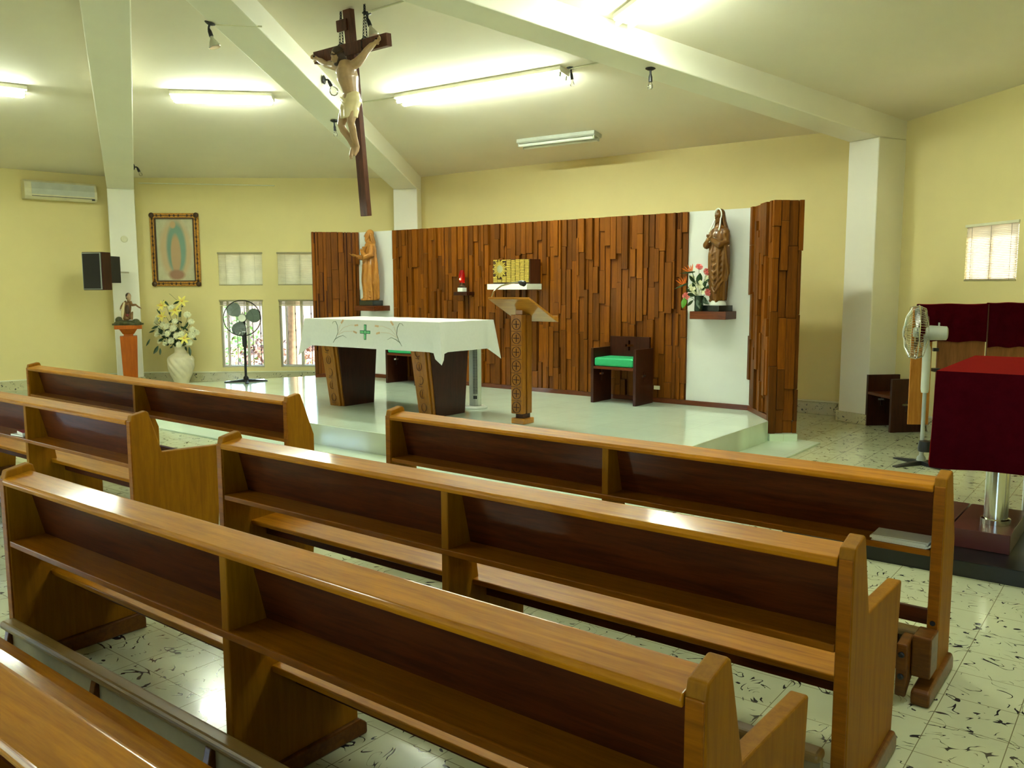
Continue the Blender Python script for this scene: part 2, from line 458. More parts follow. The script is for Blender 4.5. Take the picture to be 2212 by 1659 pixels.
def col_beam(V, depth=.4, w=.2, label=None):
    d = (APEX - V); L = d.length; d.normalize(); a = math.atan2(d.y, d.x)
    def zb(s): return 3.17 + 1.03 * (s - .4) / (L - .4)
    mb = MB(); s0 = .02; s1 = L
    mb.hexa([(s0, -w, 3.17), (s1, -w, zb(s1)), (s1, w, zb(s1)), (s0, w, 3.17), (s0, -w, HW + .03), (s1, -w, HA + .04), (s1, w, HA + .04), (s0, w, HW + .03)])
    # keep the underside one straight slope from the column face
    mb = MB(); m = depth
    mb.prism([(s0, zb(m)), (m, zb(m)), (s1, zb(s1)), (s1, HA + .04), (s0, HW + .04)], -w, w, 'y')
    o = struct(mb, 'ceiling_beam', 'white', bevel=.012); frame_on(o, V, a)
    mb = MB().box(s0, m, -w, w, -.01, zb(m) + .002)
    o = struct(mb, 'column', 'white', bevel=.012); frame_on(o, V, a)
    mb = MB().box(s0, m + .02, -w - .02, w + .02, 0, .12)
    o = struct(mb, 'baseboard_column', 'terrazzo_base', bevel=.004); frame_on(o, V, a)
for V, dp in ((VR, .52), (VM, .4), (VL, .4), (V4, .4), (V0, .4), (V7, .4), (V6, .4), (V5, .4)): col_beam(V, dp)

def baseboard(name, A, B):
    L = (B - A).length
    o = struct(MB().box(.1, L - .1, -.02, 0, 0, .15), name, 'terrazzo_base', bevel=.003); frame_on(o, A, ang_of(A, B))
    o = struct(MB().box(.1, L - .1, -.028, 0, .152, .172), 'trim_' + name.split('_', 1)[1], 'trimwhite', bevel=.003); frame_on(o, A, ang_of(A, B))
baseboard('baseboard_left', VL, VM); baseboard('baseboard_back', VM, VR); baseboard('baseboard_right', VR, V4); baseboard('baseboard_far_left', V0, VL)

# dais with its thin white slab in front
ZD = .22
FR = Vector((.82, 6.15, 0)); RR = Vector((2.615, 8.445, 0))
def poly(name, pts, z0, z1, mat, bevel=.006):
    Mi = (Matrix.Translation(FR) @ Matrix.Rotation(A38, 4, 'Z')).inverted()
    q = [Mi @ p for p in pts]; mb = MB().prism([(p.x, p.y) for p in q], z0, z1, 'z')
    o = struct(mb, name, mat, bevel=bevel); frame_on(o, FR, A38); return o
DL = FR - U * 6.02
DF = Vector((-4.62, 12.05, 0)); D1 = Vector((-2.99, 13.04, 0)); 
poly('trim_dais', [FR, RR, Vector((2.66, 8.50, 0)), Vector((2.70, 9.25, 0)), Vector((-2.2, 13.09, 0)), D1, DF, Vector((-5.25, 11.55, 0)), DL], 0, ZD, 'dais')
poly('trim_dais_slab', [FR + U * .45 - N * .42, Vector((3.08, 8.31, 0)), Vector((2.8, 8.62, 0)), Vector((2.0, 8.6, 0)), Vector((-4.6, 11, 0)), DL - U * .5 + N * .4, DL - U * .45 - N * .42], 0, .016, 'dais', .003)

# ---------------------------------------------------------------- windows of the left wall
aL = ang_of(VL, VM)
def window(idx, A, ang, x0, x1, z0, z1, mull=.5, kind='slide'):
    o = bpy.data.objects.new('window_%d' % idx, None); COL.objects.link(o); o['kind'] = 'structure'; frame_on(o, A, ang)
    w = .03; y0, y1 = .06, .10
    mb = MB(); mb.box(x0, x1, y0, y1, z0, z0 + w).box(x0, x1, y0, y1, z1 - w, z1).box(x0, x0 + w, y0, y1, z0 + w, z1 - w).box(x1 - w, x1, y0, y1, z0 + w, z1 - w)
    mb.build('window_frame', 'alu', o, bevel=.003)
    xm = x0 + (x1 - x0) * mull
    MB().box(xm - .022, xm + .022, y0 - .01, y1 - .005, z0 + w, z1 - w).build('mullion', 'alu', o, bevel=.003)
    if kind == 'slide':
        MB().box(x0 + .09, x0 + .115, y0 + .005, y1 - .01, z0 + w, z1 - w).build('sash_stile', 'alu', o, bevel=.003)
    MB().box(x0 + w, xm - .022, .078, .082, z0 + w, z1 - w).build('pane', 'glass', o)
    MB().box(xm + .022, x1 - w, .078, .082, z0 + w, z1 - w).build('pane', 'glass', o)
    return o
def grille(x0, x1, z0, z1, label, A=VL, ang=None, y=.16):
    g = thing('window_grille', label, 'window grille', (A.x, A.y, 0), aL if ang is None else ang, group='iron grilles outside the tall windows')
    for i in range(5):
        x = x0 + (x1 - x0) * (i + .75) / 5.4
        pts = [(x, y, z0), (x, y, z1)]
        mb = MB().tube(pts, .006, 6)
        for zz in (.25, .5, .75): mb.ball((x, y, z0 + (z1 - z0) * (zz + .04 * (i % 2))), (.011, .011, .022), 8)
        mb.build('bar', 'iron', g, smooth=True)
    MB().box(x0, x1, y - .006, y + .006, z0 + .01, z0 + .03).build('rail', 'iron', g)
    MB().box(x0, x1, y - .006, y + .006, z1 - .03, z1 - .01).build('rail', 'iron', g)
def blind(x0, x1, z0, z1, label, down=True, A=VL, ang=None, group=None, back=False):
    b = thing('window_blind', label, 'blind', (A.x, A.y, 0), aL if ang is None else ang, group=group)
    MB().box(x0 - .01, x1 + .01, -.012, .03, z1 - .022, z1 + .006).build('head_rail', 'blindbar', b, bevel=.003)
    if down:
        mb = MB(); n = int((z1 - z0) / .016); zs = [(z1 - .022) - i * ((z1 - .022 - z0) / n) for i in range(n + 1)]
        prof = [((.009 if i % 2 else .013), z) for i, z in enumerate(zs)]
        vs = []; fs = []
        for y, z in prof: vs += [(x0 + .004, y, z), (x1 - .004, y, z)]
        for i in range(n): fs.append((2 * i, 2 * i + 1, 2 * i + 3, 2 * i + 2))
        mb.add(vs, fs).build('pleats' if not back else 'slats', 'blind' if not back else 'blindslat', b)
        MB().box(x0, x1, .0, .022, z0 - .014, z0).build('bottom_rail', 'blindbar', b, bevel=.002)
        for k in (.17, .5, .83):
            x = x0 + (x1 - x0) * k; MB().box(x - .0012, x + .0012, .0, .002, z0, z1 - .02).build('cord', 'blindbar', b)
    else:
        mb = MB()
        for i in range(5): mb.box(x0 + .003, x1 - .003, -.006, .026, z1 - .03 - .010 * i - .008, z1 - .03 - .010 * i)
        mb.build('pleats', 'blindbar', b)
        MB().box(x0, x1, -.008, .028, z1 - .098, z1 - .082).build('bottom_rail', 'blind', b, bevel=.002)
MT['blindslat'] = plain('pinkish_slats', (240, 226, 206), .6)
# pleated cloth lets a little daylight through
for nm, tr in (('blind', .35), ('blindslat', .08)):
    m = MT[nm]; nt = m.node_tree; pb = nt.nodes['Principled BSDF']; o = nt.nodes['Material Output']
    ms = nt.nodes.new('ShaderNodeMixShader'); tl = nt.nodes.new('ShaderNodeBsdfTranslucent'); ms.inputs[0].default_value = tr * .7
    for l_ in pb.inputs['Base Color'].links: nt.links.new(l_.from_socket, tl.inputs[0])
    nt.links.new(pb.outputs[0], ms.inputs[1]); nt.links.new(tl.outputs[0], ms.inputs[2]); nt.links.new(ms.outputs[0], o.inputs[0])
for i, (a, b, c, d) in enumerate(WIN_L): window(i + 1, VL, aL, a, b, c, d, .62 if i == 2 else .5)
BG = 'pleated blinds on the left wall'
blind(1.535, 2.262, 1.635, 2.165, 'closed cream pleated blind above the window with the fan in front', group=BG)
blind(2.517, 3.26, 1.635, 2.165, 'closed cream pleated blind partly hidden by the wooden screen', group=BG)
blind(1.535, 2.245, .25, 1.372, 'raised pleated blind at the top of the window behind the fan', down=False, group=BG)
blind(2.519, 3.246, .25, 1.372, 'raised pleated blind at the top of the window beside the wooden screen', down=False, group=BG)
grille(1.535, 2.245, .237, 1.374, 'thin iron window bars seen behind the black pedestal fan')
grille(2.519, 3.246, .237, 1.374, 'thin iron window bars seen left of the wooden screen')
aR = ang_of(VR, V4)
window(5, VR, aR, 1.30, 2.01, 1.615, 2.168)
# slatted blind of the right wall window, slats a little open
b = thing('window_blind', 'half open slatted blind over the small window above the red cloths', 'blind', (VR.x, VR.y, 0), aR)
MB().box(1.29, 2.02, -.014, .03, 2.145, 2.172).build('head_rail', 'trimwhite', b, bevel=.003)
for i in range(32):
    z = 2.138 - i * .0165
    MB().hexa([(1.305, -.004, z + .0075), (2.005, -.004, z + .0075), (2.005, .010, z - .0075), (1.305, .010, z - .0075), (1.305, -.004, z + .0085), (2.005, -.004, z + .0085), (2.005, .010, z - .0065), (1.305, .010, z - .0065)]).build('slat', 'blindslat', b)
MB().box(1.30, 2.01, -.008, .014, 1.612, 1.624).build('bottom_rail', 'blindbar', b, bevel=.002)
for k in (.12, .5, .88): MB().box(1.3 + .71 * k - .001, 1.3 + .71 * k + .001, -.008, -.006, 1.62, 2.14).build('cord', 'iron', b)
i_ = 6  # windows out of view, added to let more daylight into the room
for A, B, hs in ((VM, VR, WIN_B), (V7, V0, [(1.0, 2.2, .9, 2.2), (3.6, 4.8, .9, 2.2)]), (V6, V7, [(1.2, 2.6, .9, 2.2), (3.6, 5.0, .9, 2.2)]), (V5, V6, [(1.2, 2.8, .9, 2.2), (4.4, 6.0, .9, 2.2)])):
    for h in hs: window(i_, A, ang_of(A, B), *h); i_ += 1

# ---------------------------------------------------------------- garden outside the left windows
mb = MB().box(-25, 20, 14.6, 45, -.35, -.30); struct(mb, 'ground_garden', 'soil')
mb = MB().box(-22, 10, 27, 27.3, -.3, 1.2); struct(mb, 'wall_garden', 'concrete')
def tree(x, y, r, h, label, lean=0.0, bare=False):
    t = thing('garden_tree', label, 'tree', (x, y, -.3), group='trees in the garden')
    pts = [(0, 0, 0), (.03, 0, .5), (lean * .4, .05, 1.4), (lean, 0, h)]
    MB().tube([(-.02, 0, -.05)] + pts[1:], [r * 1.7, r * 1.15, r, r * .8], 12).build('trunk', 'bark', t, smooth=True)
    rnd = random.Random(int(x * 100)); mb = MB()
    for i in range(420):
        a = rnd.uniform(0, 6.28); q = rnd.uniform(.1, 1.0); z = h + rnd.uniform(-.4, 1.2)
        c = Vector((lean + q * math.cos(a), q * math.sin(a), z)); s = rnd.uniform(.06, .16); u = Vector((rnd.uniform(-1, 1), rnd.uniform(-1, 1), rnd.uniform(-.6, .6))).normalized(); w = u.orthogonal().normalized()
        mb.add([c - u * s, c + w * s * .5, c + u * s, c - w * s * .5], [(0, 1, 2, 3)])
    mb.build('crown', 'shrub', t)
tree(-4.15, 15.9, .13, 3.2, 'pale tree trunk outside, in the right half of the window with the fan', .1)
tree(-3.72, 17.2, .16, 3.6, 'thick tree trunk outside the window nearest the wooden screen', -.08)
tree(-3.05, 17.6, .12, 3.4, 'slim tree trunk outside, next to the wooden screen edge', .05)
tree(-7.5, 21, .2, 3.6, 'distant garden tree outside, behind the window with the fan', .1)
def shrub(x, y, r, h, mat, label, n=260):
    rnd = random.Random(int(x * 77 + y * 13)); mb = MB()
    for i in range(n):
        a = rnd.uniform(0, 6.28); th = rnd.uniform(0, 1); q = r * rnd.uniform(.5, 1) * math.sqrt(th); z = h * (1 - th * .8) * rnd.uniform(.6, 1)
        c = Vector((q * math.cos(a), q * math.sin(a), max(.03, z))); s = rnd.uniform(.04, .09)
        u = Vector((rnd.uniform(-1, 1), rnd.uniform(-1, 1), rnd.uniform(-.2, 1))).normalized(); w = u.orthogonal().normalized()
        mb.add([c - u * s, c + w * s * .4, c + u * s, c - w * s * .4], [(0, 1, 2, 3)])
    mb.tube([(0, 0, 0), (0, 0, h * .7)], .012, 5)
    o = mb.build('garden_shrub', mat); o.location = (x, y, -.3); tag(o, label, 'shrub', 'shrubs in the garden')
shrub(-6.2, 18.5, .9, 1.7, 'shrub', 'leafy green shrub outside, upper left of the window with the fan', 420)
shrub(-5.3, 18.2, .8, .95, 'redleaf', 'reddish low shrub outside, behind the fan pole', 360)
shrub(-4.4, 18.9, .8, 1.0, 'redleaf', 'reddish shrub outside, at the right of the window with the fan', 360)
shrub(-3.5, 19.6, .8, 1.15, 'redleaf', 'reddish shrub outside the window nearest the wooden screen', 320)
shrub(-3.0, 16.3, .35, .65, 'shrub', 'small bright potted green shrub outside next to the screen edge', 200)
mb = MB(); rnd = random.Random(5)
for i in range(900):
    x = rnd.uniform(-7, -2.2); y = rnd.uniform(15.3, 19.0); s = rnd.uniform(.12, .45) * (1 if rnd.random() < .6 else .5); a = rnd.uniform(0, 3.14); w = .014
    dx, dy = w * math.cos(a), w * math.sin(a); lx, ly = rnd.uniform(-.12, .12), rnd.uniform(-.12, .12)
    mb.add([(x - dx, y - dy, -.3), (x + dx, y + dy, -.3), (x + dx * .6 + lx * .5, y + dy * .6 + ly * .5, -.3 + s * .6), (x + lx, y + ly, -.3 + s)], [(0, 1, 2, 3)])
o = mb.build('tall_grass', 'grass', kind='stuff'); tag(o, 'sunlit green grass blades in the garden beds outside', 'grass')

# ---------------------------------------------------------------- wooden screen behind the altar
SA = R(-37.7); SB = Vector((-2.315, 12.95, 0))
SU = Vector((math.cos(SA), math.sin(SA), 0)); SN = Vector((-SU.y, SU.x, 0))
def sp(x, y, z=0): return SB + SU * x + SN * y + Vector((0, 0, z))     # point in screen axes
screen = thing('altar_screen', 'tall screen of staggered vertical wooden slats with two white niches', 'screen', (SB.x, SB.y, ZD), SA)
def slats(name, x0, x1, z0, z1, parent, M=None, seed=1, wmin=.03, wmax=.105):
    rnd = random.Random(seed); mb = MB(); x = x0
    while x < x1 - .005:
        w = min(rnd.choice([rnd.uniform(wmin, .05), rnd.uniform(.055, .085), rnd.uniform(.07, wmax)]), x1 - x)
        if x1 - (x + w) < .02: w = x1 - x
        z = z1; first = True
        while z > z0 + .001:
            h = rnd.uniform(.16, .7) if first else rnd.uniform(.3, .75)
            first = False
            zn = max(z0, z - h)
            if zn - z0 < .12: zn = z0
            d = rnd.choice([.012, .02, .03, .042, .05]); ww = w - rnd.choice([.001, .002, .006, .016])
            dx = rnd.uniform(0, .004)
            mb.box(x + dx, x + max(ww, .018), -d, 0, zn + .0015, z - .0015, M)
            z = zn
        x += w
    return mb.build(name, 'screen', parent, bevel=.0015, seg=1)
SH = 2.18
MB().box(.0, 6.214, .0, .02, -.0, SH).build('backing_board', 'screenback', screen)
MB().box(.0, 6.214, .021, .14, -.0, SH - .002).build('rear_panel', 'panelwood', screen)  # unseen orange back, added to bounce warm light onto the back wall
slats('slat_cladding', .762, 5.455, .055, SH, screen, None, 3)
MB().box(.0, .76, -.012, 0, .055, SH + .002).build('niche_panel', 'niche', screen)
MB().box(5.457, 6.214, -.012, 0, .055, SH + .002).build('niche_panel', 'niche', screen)
MB().box(0, 6.23, -.03, 0, 0, .055).build('base_moulding', 'shelfwood', screen, bevel=.004)
# angled wings
WR = Matrix.Translation((6.214, 0, 0)) @ Matrix.Rotation(R(-52), 4, 'Z')
MB().box(0, .70, 0, .26, 0, SH + .0).add([], [], None).build('x', 'screenback', screen)
o = bpy.data.objects['x']; o.name = 'wing_board'; o.data.transform(WR)
slats('wing_cladding', 0.0, .70, .06, SH + .01, screen, WR, 11, .025, .07)
WE = WR @ Matrix.Translation((.70, 0, 0)) @ Matrix.Rotation(R(90), 4, 'Z')
slats('wing_end_cladding', -.03, .27, -.13, SH + .01, screen, WE, 17, .04, .12)
o = MB().box(-.02, .70, -.03, 0, 0, .055).build('base_moulding', 'shelfwood', screen, bevel=.004); o.data.transform(WR)
WLm = Matrix.Rotation(R(52), 4, 'Z')
o = MB().box(-.70, 0, 0, .2, 0, SH).build('wing_board', 'screenback', screen); o.data.transform(WLm)
slats('wing_cladding', -.70, -.005, .055, SH + .005, screen, WLm, 23, .04, .12)
o = MB().box(-.70, 0, -.03, 0, 0, .055).build('base_moulding', 'shelfwood', screen, bevel=.004); o.data.transform(WLm)
# plinth under the free end of the right wing
e0 = sp(6.214, 0) + (Matrix.Rotation(SA - R(52), 4, 'Z') @ Vector((.70, .125, 0)))
o = struct(MB().box(-.02, .08, -.14, .14, 0, .09), 'trim_plinth', 'dais', bevel=.003); o.location = (e0.x, e0.y, .0); o.rotation_euler = (0, 0, SA - R(52))

def on_screen(name, label, cat, x, y, z, rz=0, group=None):
    p = sp(x, y, z); return thing(name, label, cat, (p.x, p.y, p.z), SA + rz, group)
def shelf(name, label, x0, x1, z0, z1, d, mat, bev=.004, cat='shelf'):
    o = MB().box(x0, x1, -d, -.012, z0, z1).build(name, mat, bevel=bev); o.location = SB; o.rotation_euler = (0, 0, SA); return tag(o, label, cat)
shelf('statue_shelf', 'brown wooden wall shelf under the bearded male statue', .24, .658, 1.234, 1.308, .334, 'shelfwood')
shelf('statue_shelf', 'brown wooden wall shelf carrying the veiled statue and flowers', 5.62, 6.04, 1.215, 1.300, .296, 'shelfwood')
shelf('tabernacle_shelf', 'thick white marble shelf under the golden tabernacle', 2.80, 3.44, 1.54, 1.612, .357, 'marble')
shelf('lamp_shelf', 'small dark wooden shelf holding the red sanctuary lamp', 2.07, 2.302, 1.463, 1.512, .183, 'darkwood')

# tabernacle
tb = on_screen('tabernacle', 'brown tabernacle with gilded brick patterned door and sunburst disc', 'tabernacle', 2.838, 0, 1.612)
tw, td, th = .592, .284, .31
MB().box(0, tw, -td + .014, -.05, 0, th).build('cabinet', 'screenback', tb, bevel=.004)
mb = MB(); rnd = random.Random(4); ccx, ccz = .118, .19
nc = 8; cw = (tw - .012) / nc
for i in range(nc):
    z = .022
    while z < th - .006:
        h = rnd.uniform(.011, .016); x = .006 + i * cw; mx, mz = x + cw / 2, z + h / 2
        if ((mx - ccx) / .115) ** 2 + ((mz - ccz) / .125) ** 2 > 1:
            mb.box(x + .004, x + cw - .004, -td - rnd.uniform(0, .006), -td + .014, z, min(z + h, th - .003))
        z += h + .006
MT['brass'] = plain('gilded_bricks', (206, 182, 84), .3, metal=.75, var=.12, scale=60)
MT['silver'] = plain('silver_disc', (170, 168, 130), .35, metal=.6, var=.05)
mb.build('gilded_bricks', 'brass', tb)
mb = MB().box(0, tw, -td + .008, -td + .014, 0, th); mb.build('door', 'golddark', tb)
mb = MB()
for i in range(26):
    a = 2 * math.pi * i / 26; l = .115 if i % 2 else .095; da = .09
    P = lambda r, b: (ccx + r * math.cos(b) * .95, -td - .002, ccz + r * math.sin(b))
    q = [P(.05, a - da), P(l, a - da * .8), P(l + .008, a), P(l, a + da * .8), P(.05, a + da)]
    mb.add([(x, y - .004, z) for x, y, z in q] + [(x, y + .01, z) for x, y, z in q], [(0, 1, 2, 3, 4), (9, 8, 7, 6, 5)] + [(k, (k + 1) % 5, 5 + (k + 1) % 5, 5 + k) for k in range(5)])
mb.build('sun_rays', 'brass', tb)
MB().lathe([(.062, -.008), (.058, 0), (.02, .003)], 10, Matrix.Translation((ccx, -td - .002, ccz)) @ Matrix.Rotation(R(90), 4, 'X')).build('disc', 'silver', tb)

# sanctuary lamp
lp = on_screen('sanctuary_lamp', 'red glass sanctuary lamp burning on a white base', 'lamp', 2.15, -.10, 1.512)
MB().box(-.045, .045, -.045, .045, 0, .055).build('base', 'marble', lp, bevel=.004)
MB().lathe([(.03, .055), (.05, .075), (.034, .095), (.036, .12)], 20).build('holder', 'golddark', lp, smooth=True)
MB().lathe([(.03, .10), (.042, .16), (.044, .21), (.036, .26), (.03, .29), (.026, .29), (.03, .25)], 24).build('glass', 'redglass', lp, smooth=True)
MB().ball((.0, -.03, .17), (.009, .02, .016), 10).build('flame', 'flame', lp, smooth=True)

# outlet
o = MB().box(1.0 - 1.0 + 5.07, 5.145, -.062, -.05, .155, .20).build('wall_outlet', 'offwhite', bevel=.003)
o.location = (SB.x, SB.y, ZD); o.rotation_euler = (0, 0, SA); tag(o, 'cream plastic power outlet low on the slatted screen beside the chair', 'outlet')

# ---------------------------------------------------------------- statues
def hand(mb, p, d, side, s=1.0, curl=.5, palm_n=None, spread=.16):
    """hand with palm, four fingers of different length and a thumb; p wrist, d direction"""
    d = Vector(d).normalized(); n_ = Vector(palm_n).normalized() if palm_n else d.orthogonal().normalized()
    n_ = (n_ - d * n_.dot(d)).normalized(); w = d.cross(n_).normalized() * side
    p = Vector(p); L = .05 * s
    mb.tube([p - d * .01, p + d * L * .5, p + d * L], [.017 * s, .021 * s, .019 * s], 8)
    for j in (-1, 1): mb.tube([p + w * j * .008 * s, p + d * L * .95 + w * j * .014 * s], .0125 * s, 6)
    for k, ln in enumerate((.042, .050, .046, .036)):
        off = (k - 1.5) * .0115 * s; b = p + d * L + w * off; dd = (d + w * (k - 1.5) * spread * .4).normalized()
        q1 = b + dd * ln * .45 * s; q2 = q1 + (dd * (1 - curl) + n_ * curl).normalized() * ln * .35 * s; q3 = q2 + (dd * (1 - curl * 1.6) + n_ * curl * 1.4).normalized() * ln * .3 * s
        mb.tube([b - dd * .006, q1, q2, q3], [.0064 * s, .006 * s, .0055 * s, .0045 * s], 6)
    b = p + d * L * .25 + w * -.015 * s; q1 = b + (d * .6 - w * .8).normalized() * .024 * s; q2 = q1 + (d * .9 - w * .25 + n_ * curl * .4).normalized() * .022 * s
    mb.tube([b, q1, q2], [.009 * s, .0075 * s, .0055 * s], 6)

def robe(mb, secs, nf=9, amp=.10, seed=0, n=72, cut=None):
    """loft of oval sections (z, cx, cy, rx, ry, fold) with draped folds"""
    rnd = random.Random(seed); ph = [rnd.uniform(0, 6.28) for _ in range(4)]
    vs = []; fs = []
    for j, (z, cx, cy, rx, ry, fo) in enumerate(secs):
        for i in range(n):
            a = 2 * math.pi * i / n
            f = math.sin(nf * a + ph[0] + z * 3.0) * .6 + math.sin((nf * 1.7) * a + ph[1] - z * 5) * .3 + math.sin((nf + 5) * a + ph[2]) * .25
            f = (abs(f) ** .8) * (1 if f > 0 else -1)
            k = 1 + amp * fo * f
            vs.append((cx + rx * k * math.cos(a), cy + ry * k * math.sin(a), z))
    m = len(secs)
    for j in range(m - 1):
        for i in range(n): fs.append((j * n + i, j * n + (i + 1) % n, (j + 1) * n + (i + 1) % n, (j + 1) * n + i))
    fs.append(tuple(range(n))[::-1]); fs.append(tuple(range((m - 1) * n, m * n)))
    mb.add(vs, fs)
def dense(secs, k=5):
    out = []
    for a, b in zip(secs, secs[1:]):
        for i in range(k):
            t = i / k; t2 = t * t * (3 - 2 * t); out.append(tuple([a[0] + (b[0] - a[0]) * t] + [a[q] + (b[q] - a[q]) * t2 for q in range(1, 6)]))
    out.append(secs[-1]); return out
def head(mb, c, s=1.0, tilt=(0, 0, 0), beard=False):
    """head facing -Y: skull, jaw, nose, brow, lips, ears"""
    Mx = Matrix.Translation(c) @ Matrix.Rotation(tilt[2], 4, 'Z') @ Matrix.Rotation(tilt[0], 4, 'X') @ Matrix.Rotation(tilt[1], 4, 'Y') @ Matrix.Scale(s, 4)
    mb.ball((0, .008, .012), (.048, .058, .056), 16, Mx); mb.ball((0, -.012, -.026), (.036, .042, .046), 14, Mx)
    mb.ball((0, -.046, -.055), (.014, .014, .012), 8, Mx)
    mb.tube([(0, -.050, .012), (0, -.064, -.014), (0, -.058, -.020)], [.005, .009, .006], 7, Mx)
    mb.tube([(-.028, -.043, .016), (0, -.053, .017), (.028, -.043, .016)], .006, 6, Mx)
    for x in (-.017, .017): mb.ball((x, -.046, .003), (.009, .007, .006), 8, Mx)
    mb.tube([(-.012, -.051, -.034), (0, -.056, -.033), (.012, -.051, -.034)], .0042, 6, Mx)
    mb.tube([(-.010, -.050, -.040), (0, -.054, -.041), (.010, -.050, -.040)], .0042, 6, Mx)
    for x in (-1, 1): mb.ball((x * .047, .004, -.004), (.006, .011, .017), 8, Mx)
    if beard:
        mb.ball((0, -.036, -.060), (.026, .024, .026), 10, Mx); mb.ball((0, -.040, -.080), (.014, .016, .020), 8, Mx)
        for x in (-1, 1): mb.tube([(x * .038, -.008, -.012), (x * .034, -.026, -.044), (x * .014, -.040, -.064)], [.010, .013, .012], 7, Mx)
    return Mx

# male statue on the left niche
js = on_screen('robed_statue', 'light wood statue of a long haired bearded man in robe', 'statue', .375, -.125, 1.308, R(-32))
MB().box(-.145, .145, -.105, .105, 0, .075).build('plinth', 'blackstone', js, bevel=.004).data.transform(Matrix.Rotation(R(32), 4, 'Z'))
mb = MB(); z0 = .078
S = [(z0, 0, 0, .135, .115, .9), (z0 + .06, 0, .0, .128, .108, .9), (z0 + .30, .0, -.012, .135, .115, .8), (z0 + .50, 0, -.008, .132, .108, .6), (z0 + .62, 0, 0, .112, .09, .35),
     (z0 + .74, 0, .004, .135, .092, .25), (z0 + .815, 0, .006, .135, .078, .1), (z0 + .855, 0, .004, .07, .055, 0), (z0 + .88, 0, 0, .036, .036, 0)]
robe(mb, dense(S, 7), 7, .13, 3)
# mantle running from the shoulder down the back
for k in range(7):
    a = -2.2 + k * .12; mb.tube([(.12 - k * .012, .03 + .006 * k, z0 + .80), (.145 - k * .005, .06, z0 + .55), (.13, .085 - k * .01, z0 + .25), (.115 - k * .006, .09, z0 + .02)], [.022, .026, .024, .02], 6)
for k in range(6):
    zz = z0 + .57 - k * .085; mb.tube([(-.125, .02, zz + .05), (-.06, -.095, zz), (.05, -.11, zz - .05), (.125, -.03, zz - .10)], [.01, .015, .014, .008], 6)
for k in range(5): mb.tube([(.10 - k * .03, -.07 - k * .008, z0 + .79), (.06 - k * .022, -.105, z0 + .68), (.02 - k * .02, -.1, z0 + .58)], [.010, .012, .008], 6)
mb.tube([(0, 0, z0 + .84), (0, -.004, z0 + .90)], [.036, .032], 10)
head(mb, (0, -.012, z0 + .955), 1.05, (0, 0, R(-8)), beard=True)
# right arm held out, left hand on the chest
mb.tube([(-.115, 0, z0 + .79), (-.160, -.03, z0 + .69), (-.165, -.10, z0 + .63), (-.165, -.15, z0 + .645)], [.045, .048, .044, .034], 10)
mb.tube([(-.165, -.14, z0 + .645), (-.167, -.19, z0 + .66)], [.02, .016], 8)
hand(mb, (-.167, -.19, z0 + .66), (-.05, -1, .25), 1, 1.0, .3, (0, .2, 1))
mb.tube([(.115, 0, z0 + .79), (.158, -.02, z0 + .66), (.135, -.10, z0 + .63), (.07, -.125, z0 + .70)], [.045, .05, .046, .032], 10)
hand(mb, (.07, -.125, z0 + .70), (-.75, -.35, .7), -1, .95, .5, (-.3, 1, -.2))
for x in (-.05, .06): mb.tube([(x, -.09, z0 + .012), (x * 1.2, -.14, z0 + .010)], [.022, .016], 8)
mb.build('body', 'statue', js, remesh=.0058, smooth_it=2)
mb = MB(); hc = Vector((0, -.012, z0 + .955))
mb.ball(hc + Vector((0, .018, .024)), (.057, .062, .062), 16)
for k in range(9):
    a = R(200 + k * 17.5 - 70 + 0); a = math.pi * (k / 8); x = .055 * math.cos(a); y = .02 + .045 * math.sin(a)
    mb.tube([hc + Vector((x, y - .01, .02)), hc + Vector((x * 1.12, y + .004, -.05)), hc + Vector((x * 1.25, y + .018, -.115)), hc + Vector((x * 1.2, y + .012, -.15))], [.016, .018, .018, .01], 7)
mb.build('hair', 'statue', js, remesh=.006, smooth_it=2)

# veiled statue on the right niche
ms = on_screen('robed_statue', 'dark wood statue of a veiled woman in robe, white veil edge', 'statue', 5.878, -.13, 1.300, R(-18)); ms.scale = (.84, .95, 1.0)
MB().box(-.135, .135, -.125, .11, 0, .065).build('plinth', 'blackstone', ms, bevel=.004)
mb = MB(); mb.ball((.0, -.01, .07), (.115, .10, .068), 24)
mb.build('cloud_base', 'marble', ms, smooth=True)
mb = MB(); z0 = .115
S = [(z0, 0, 0, .10, .085, 1.0), (z0 + .05, 0, 0, .105, .09, 1.0), (z0 + .28, .0, -.01, .125, .105, .85), (z0 + .48, 0, -.01, .135, .112, .7), (z0 + .60, 0, 0, .128, .098, .4),
     (z0 + .70, 0, .004, .138, .092, .25), (z0 + .765, 0, .006, .125, .078, .1), (z0 + .80, 0, .004, .066, .055, 0), (z0 + .83, 0, 0, .034, .034, 0)]
robe(mb, dense(S, 7), 8, .13, 8)
for k in range(7):      # looping folds across the front
    zz = z0 + .55 - k * .06; w = .115
    mb.tube([(-w, .02, zz + .06), (-w * .75, -.075, zz), (-.0 + .01 * k, -.118, zz - .055 - k * .008), (w * .8, -.075, zz - .01), (w * 1.1, .02, zz + .07)], [.009, .016, .018, .015, .009], 6)
for k in range(4): mb.tube([(.11 + .008 * k, .02 - .025 * k, z0 + .72), (.145 + .004 * k, .01 - .02 * k, z0 + .50), (.155, .0, z0 + .30), (.13 - .01 * k, .0, z0 + .22)], [.018, .02, .022, .012], 6)
for k in range(5): mb.tube([(-.06 + .03 * k, -.085, z0 + .30), (-.055 + .028 * k, -.095, z0 + .15), (-.05 + .027 * k, -.085, z0 + .01)], [.008, .012, .010], 6)
mb.tube([(0, 0, z0 + .79), (0, -.004, z0 + .85)], [.034, .03], 10)
head(mb, (-.004, -.012, z0 + .905), 1.0, (R(10), 0, R(-6)))
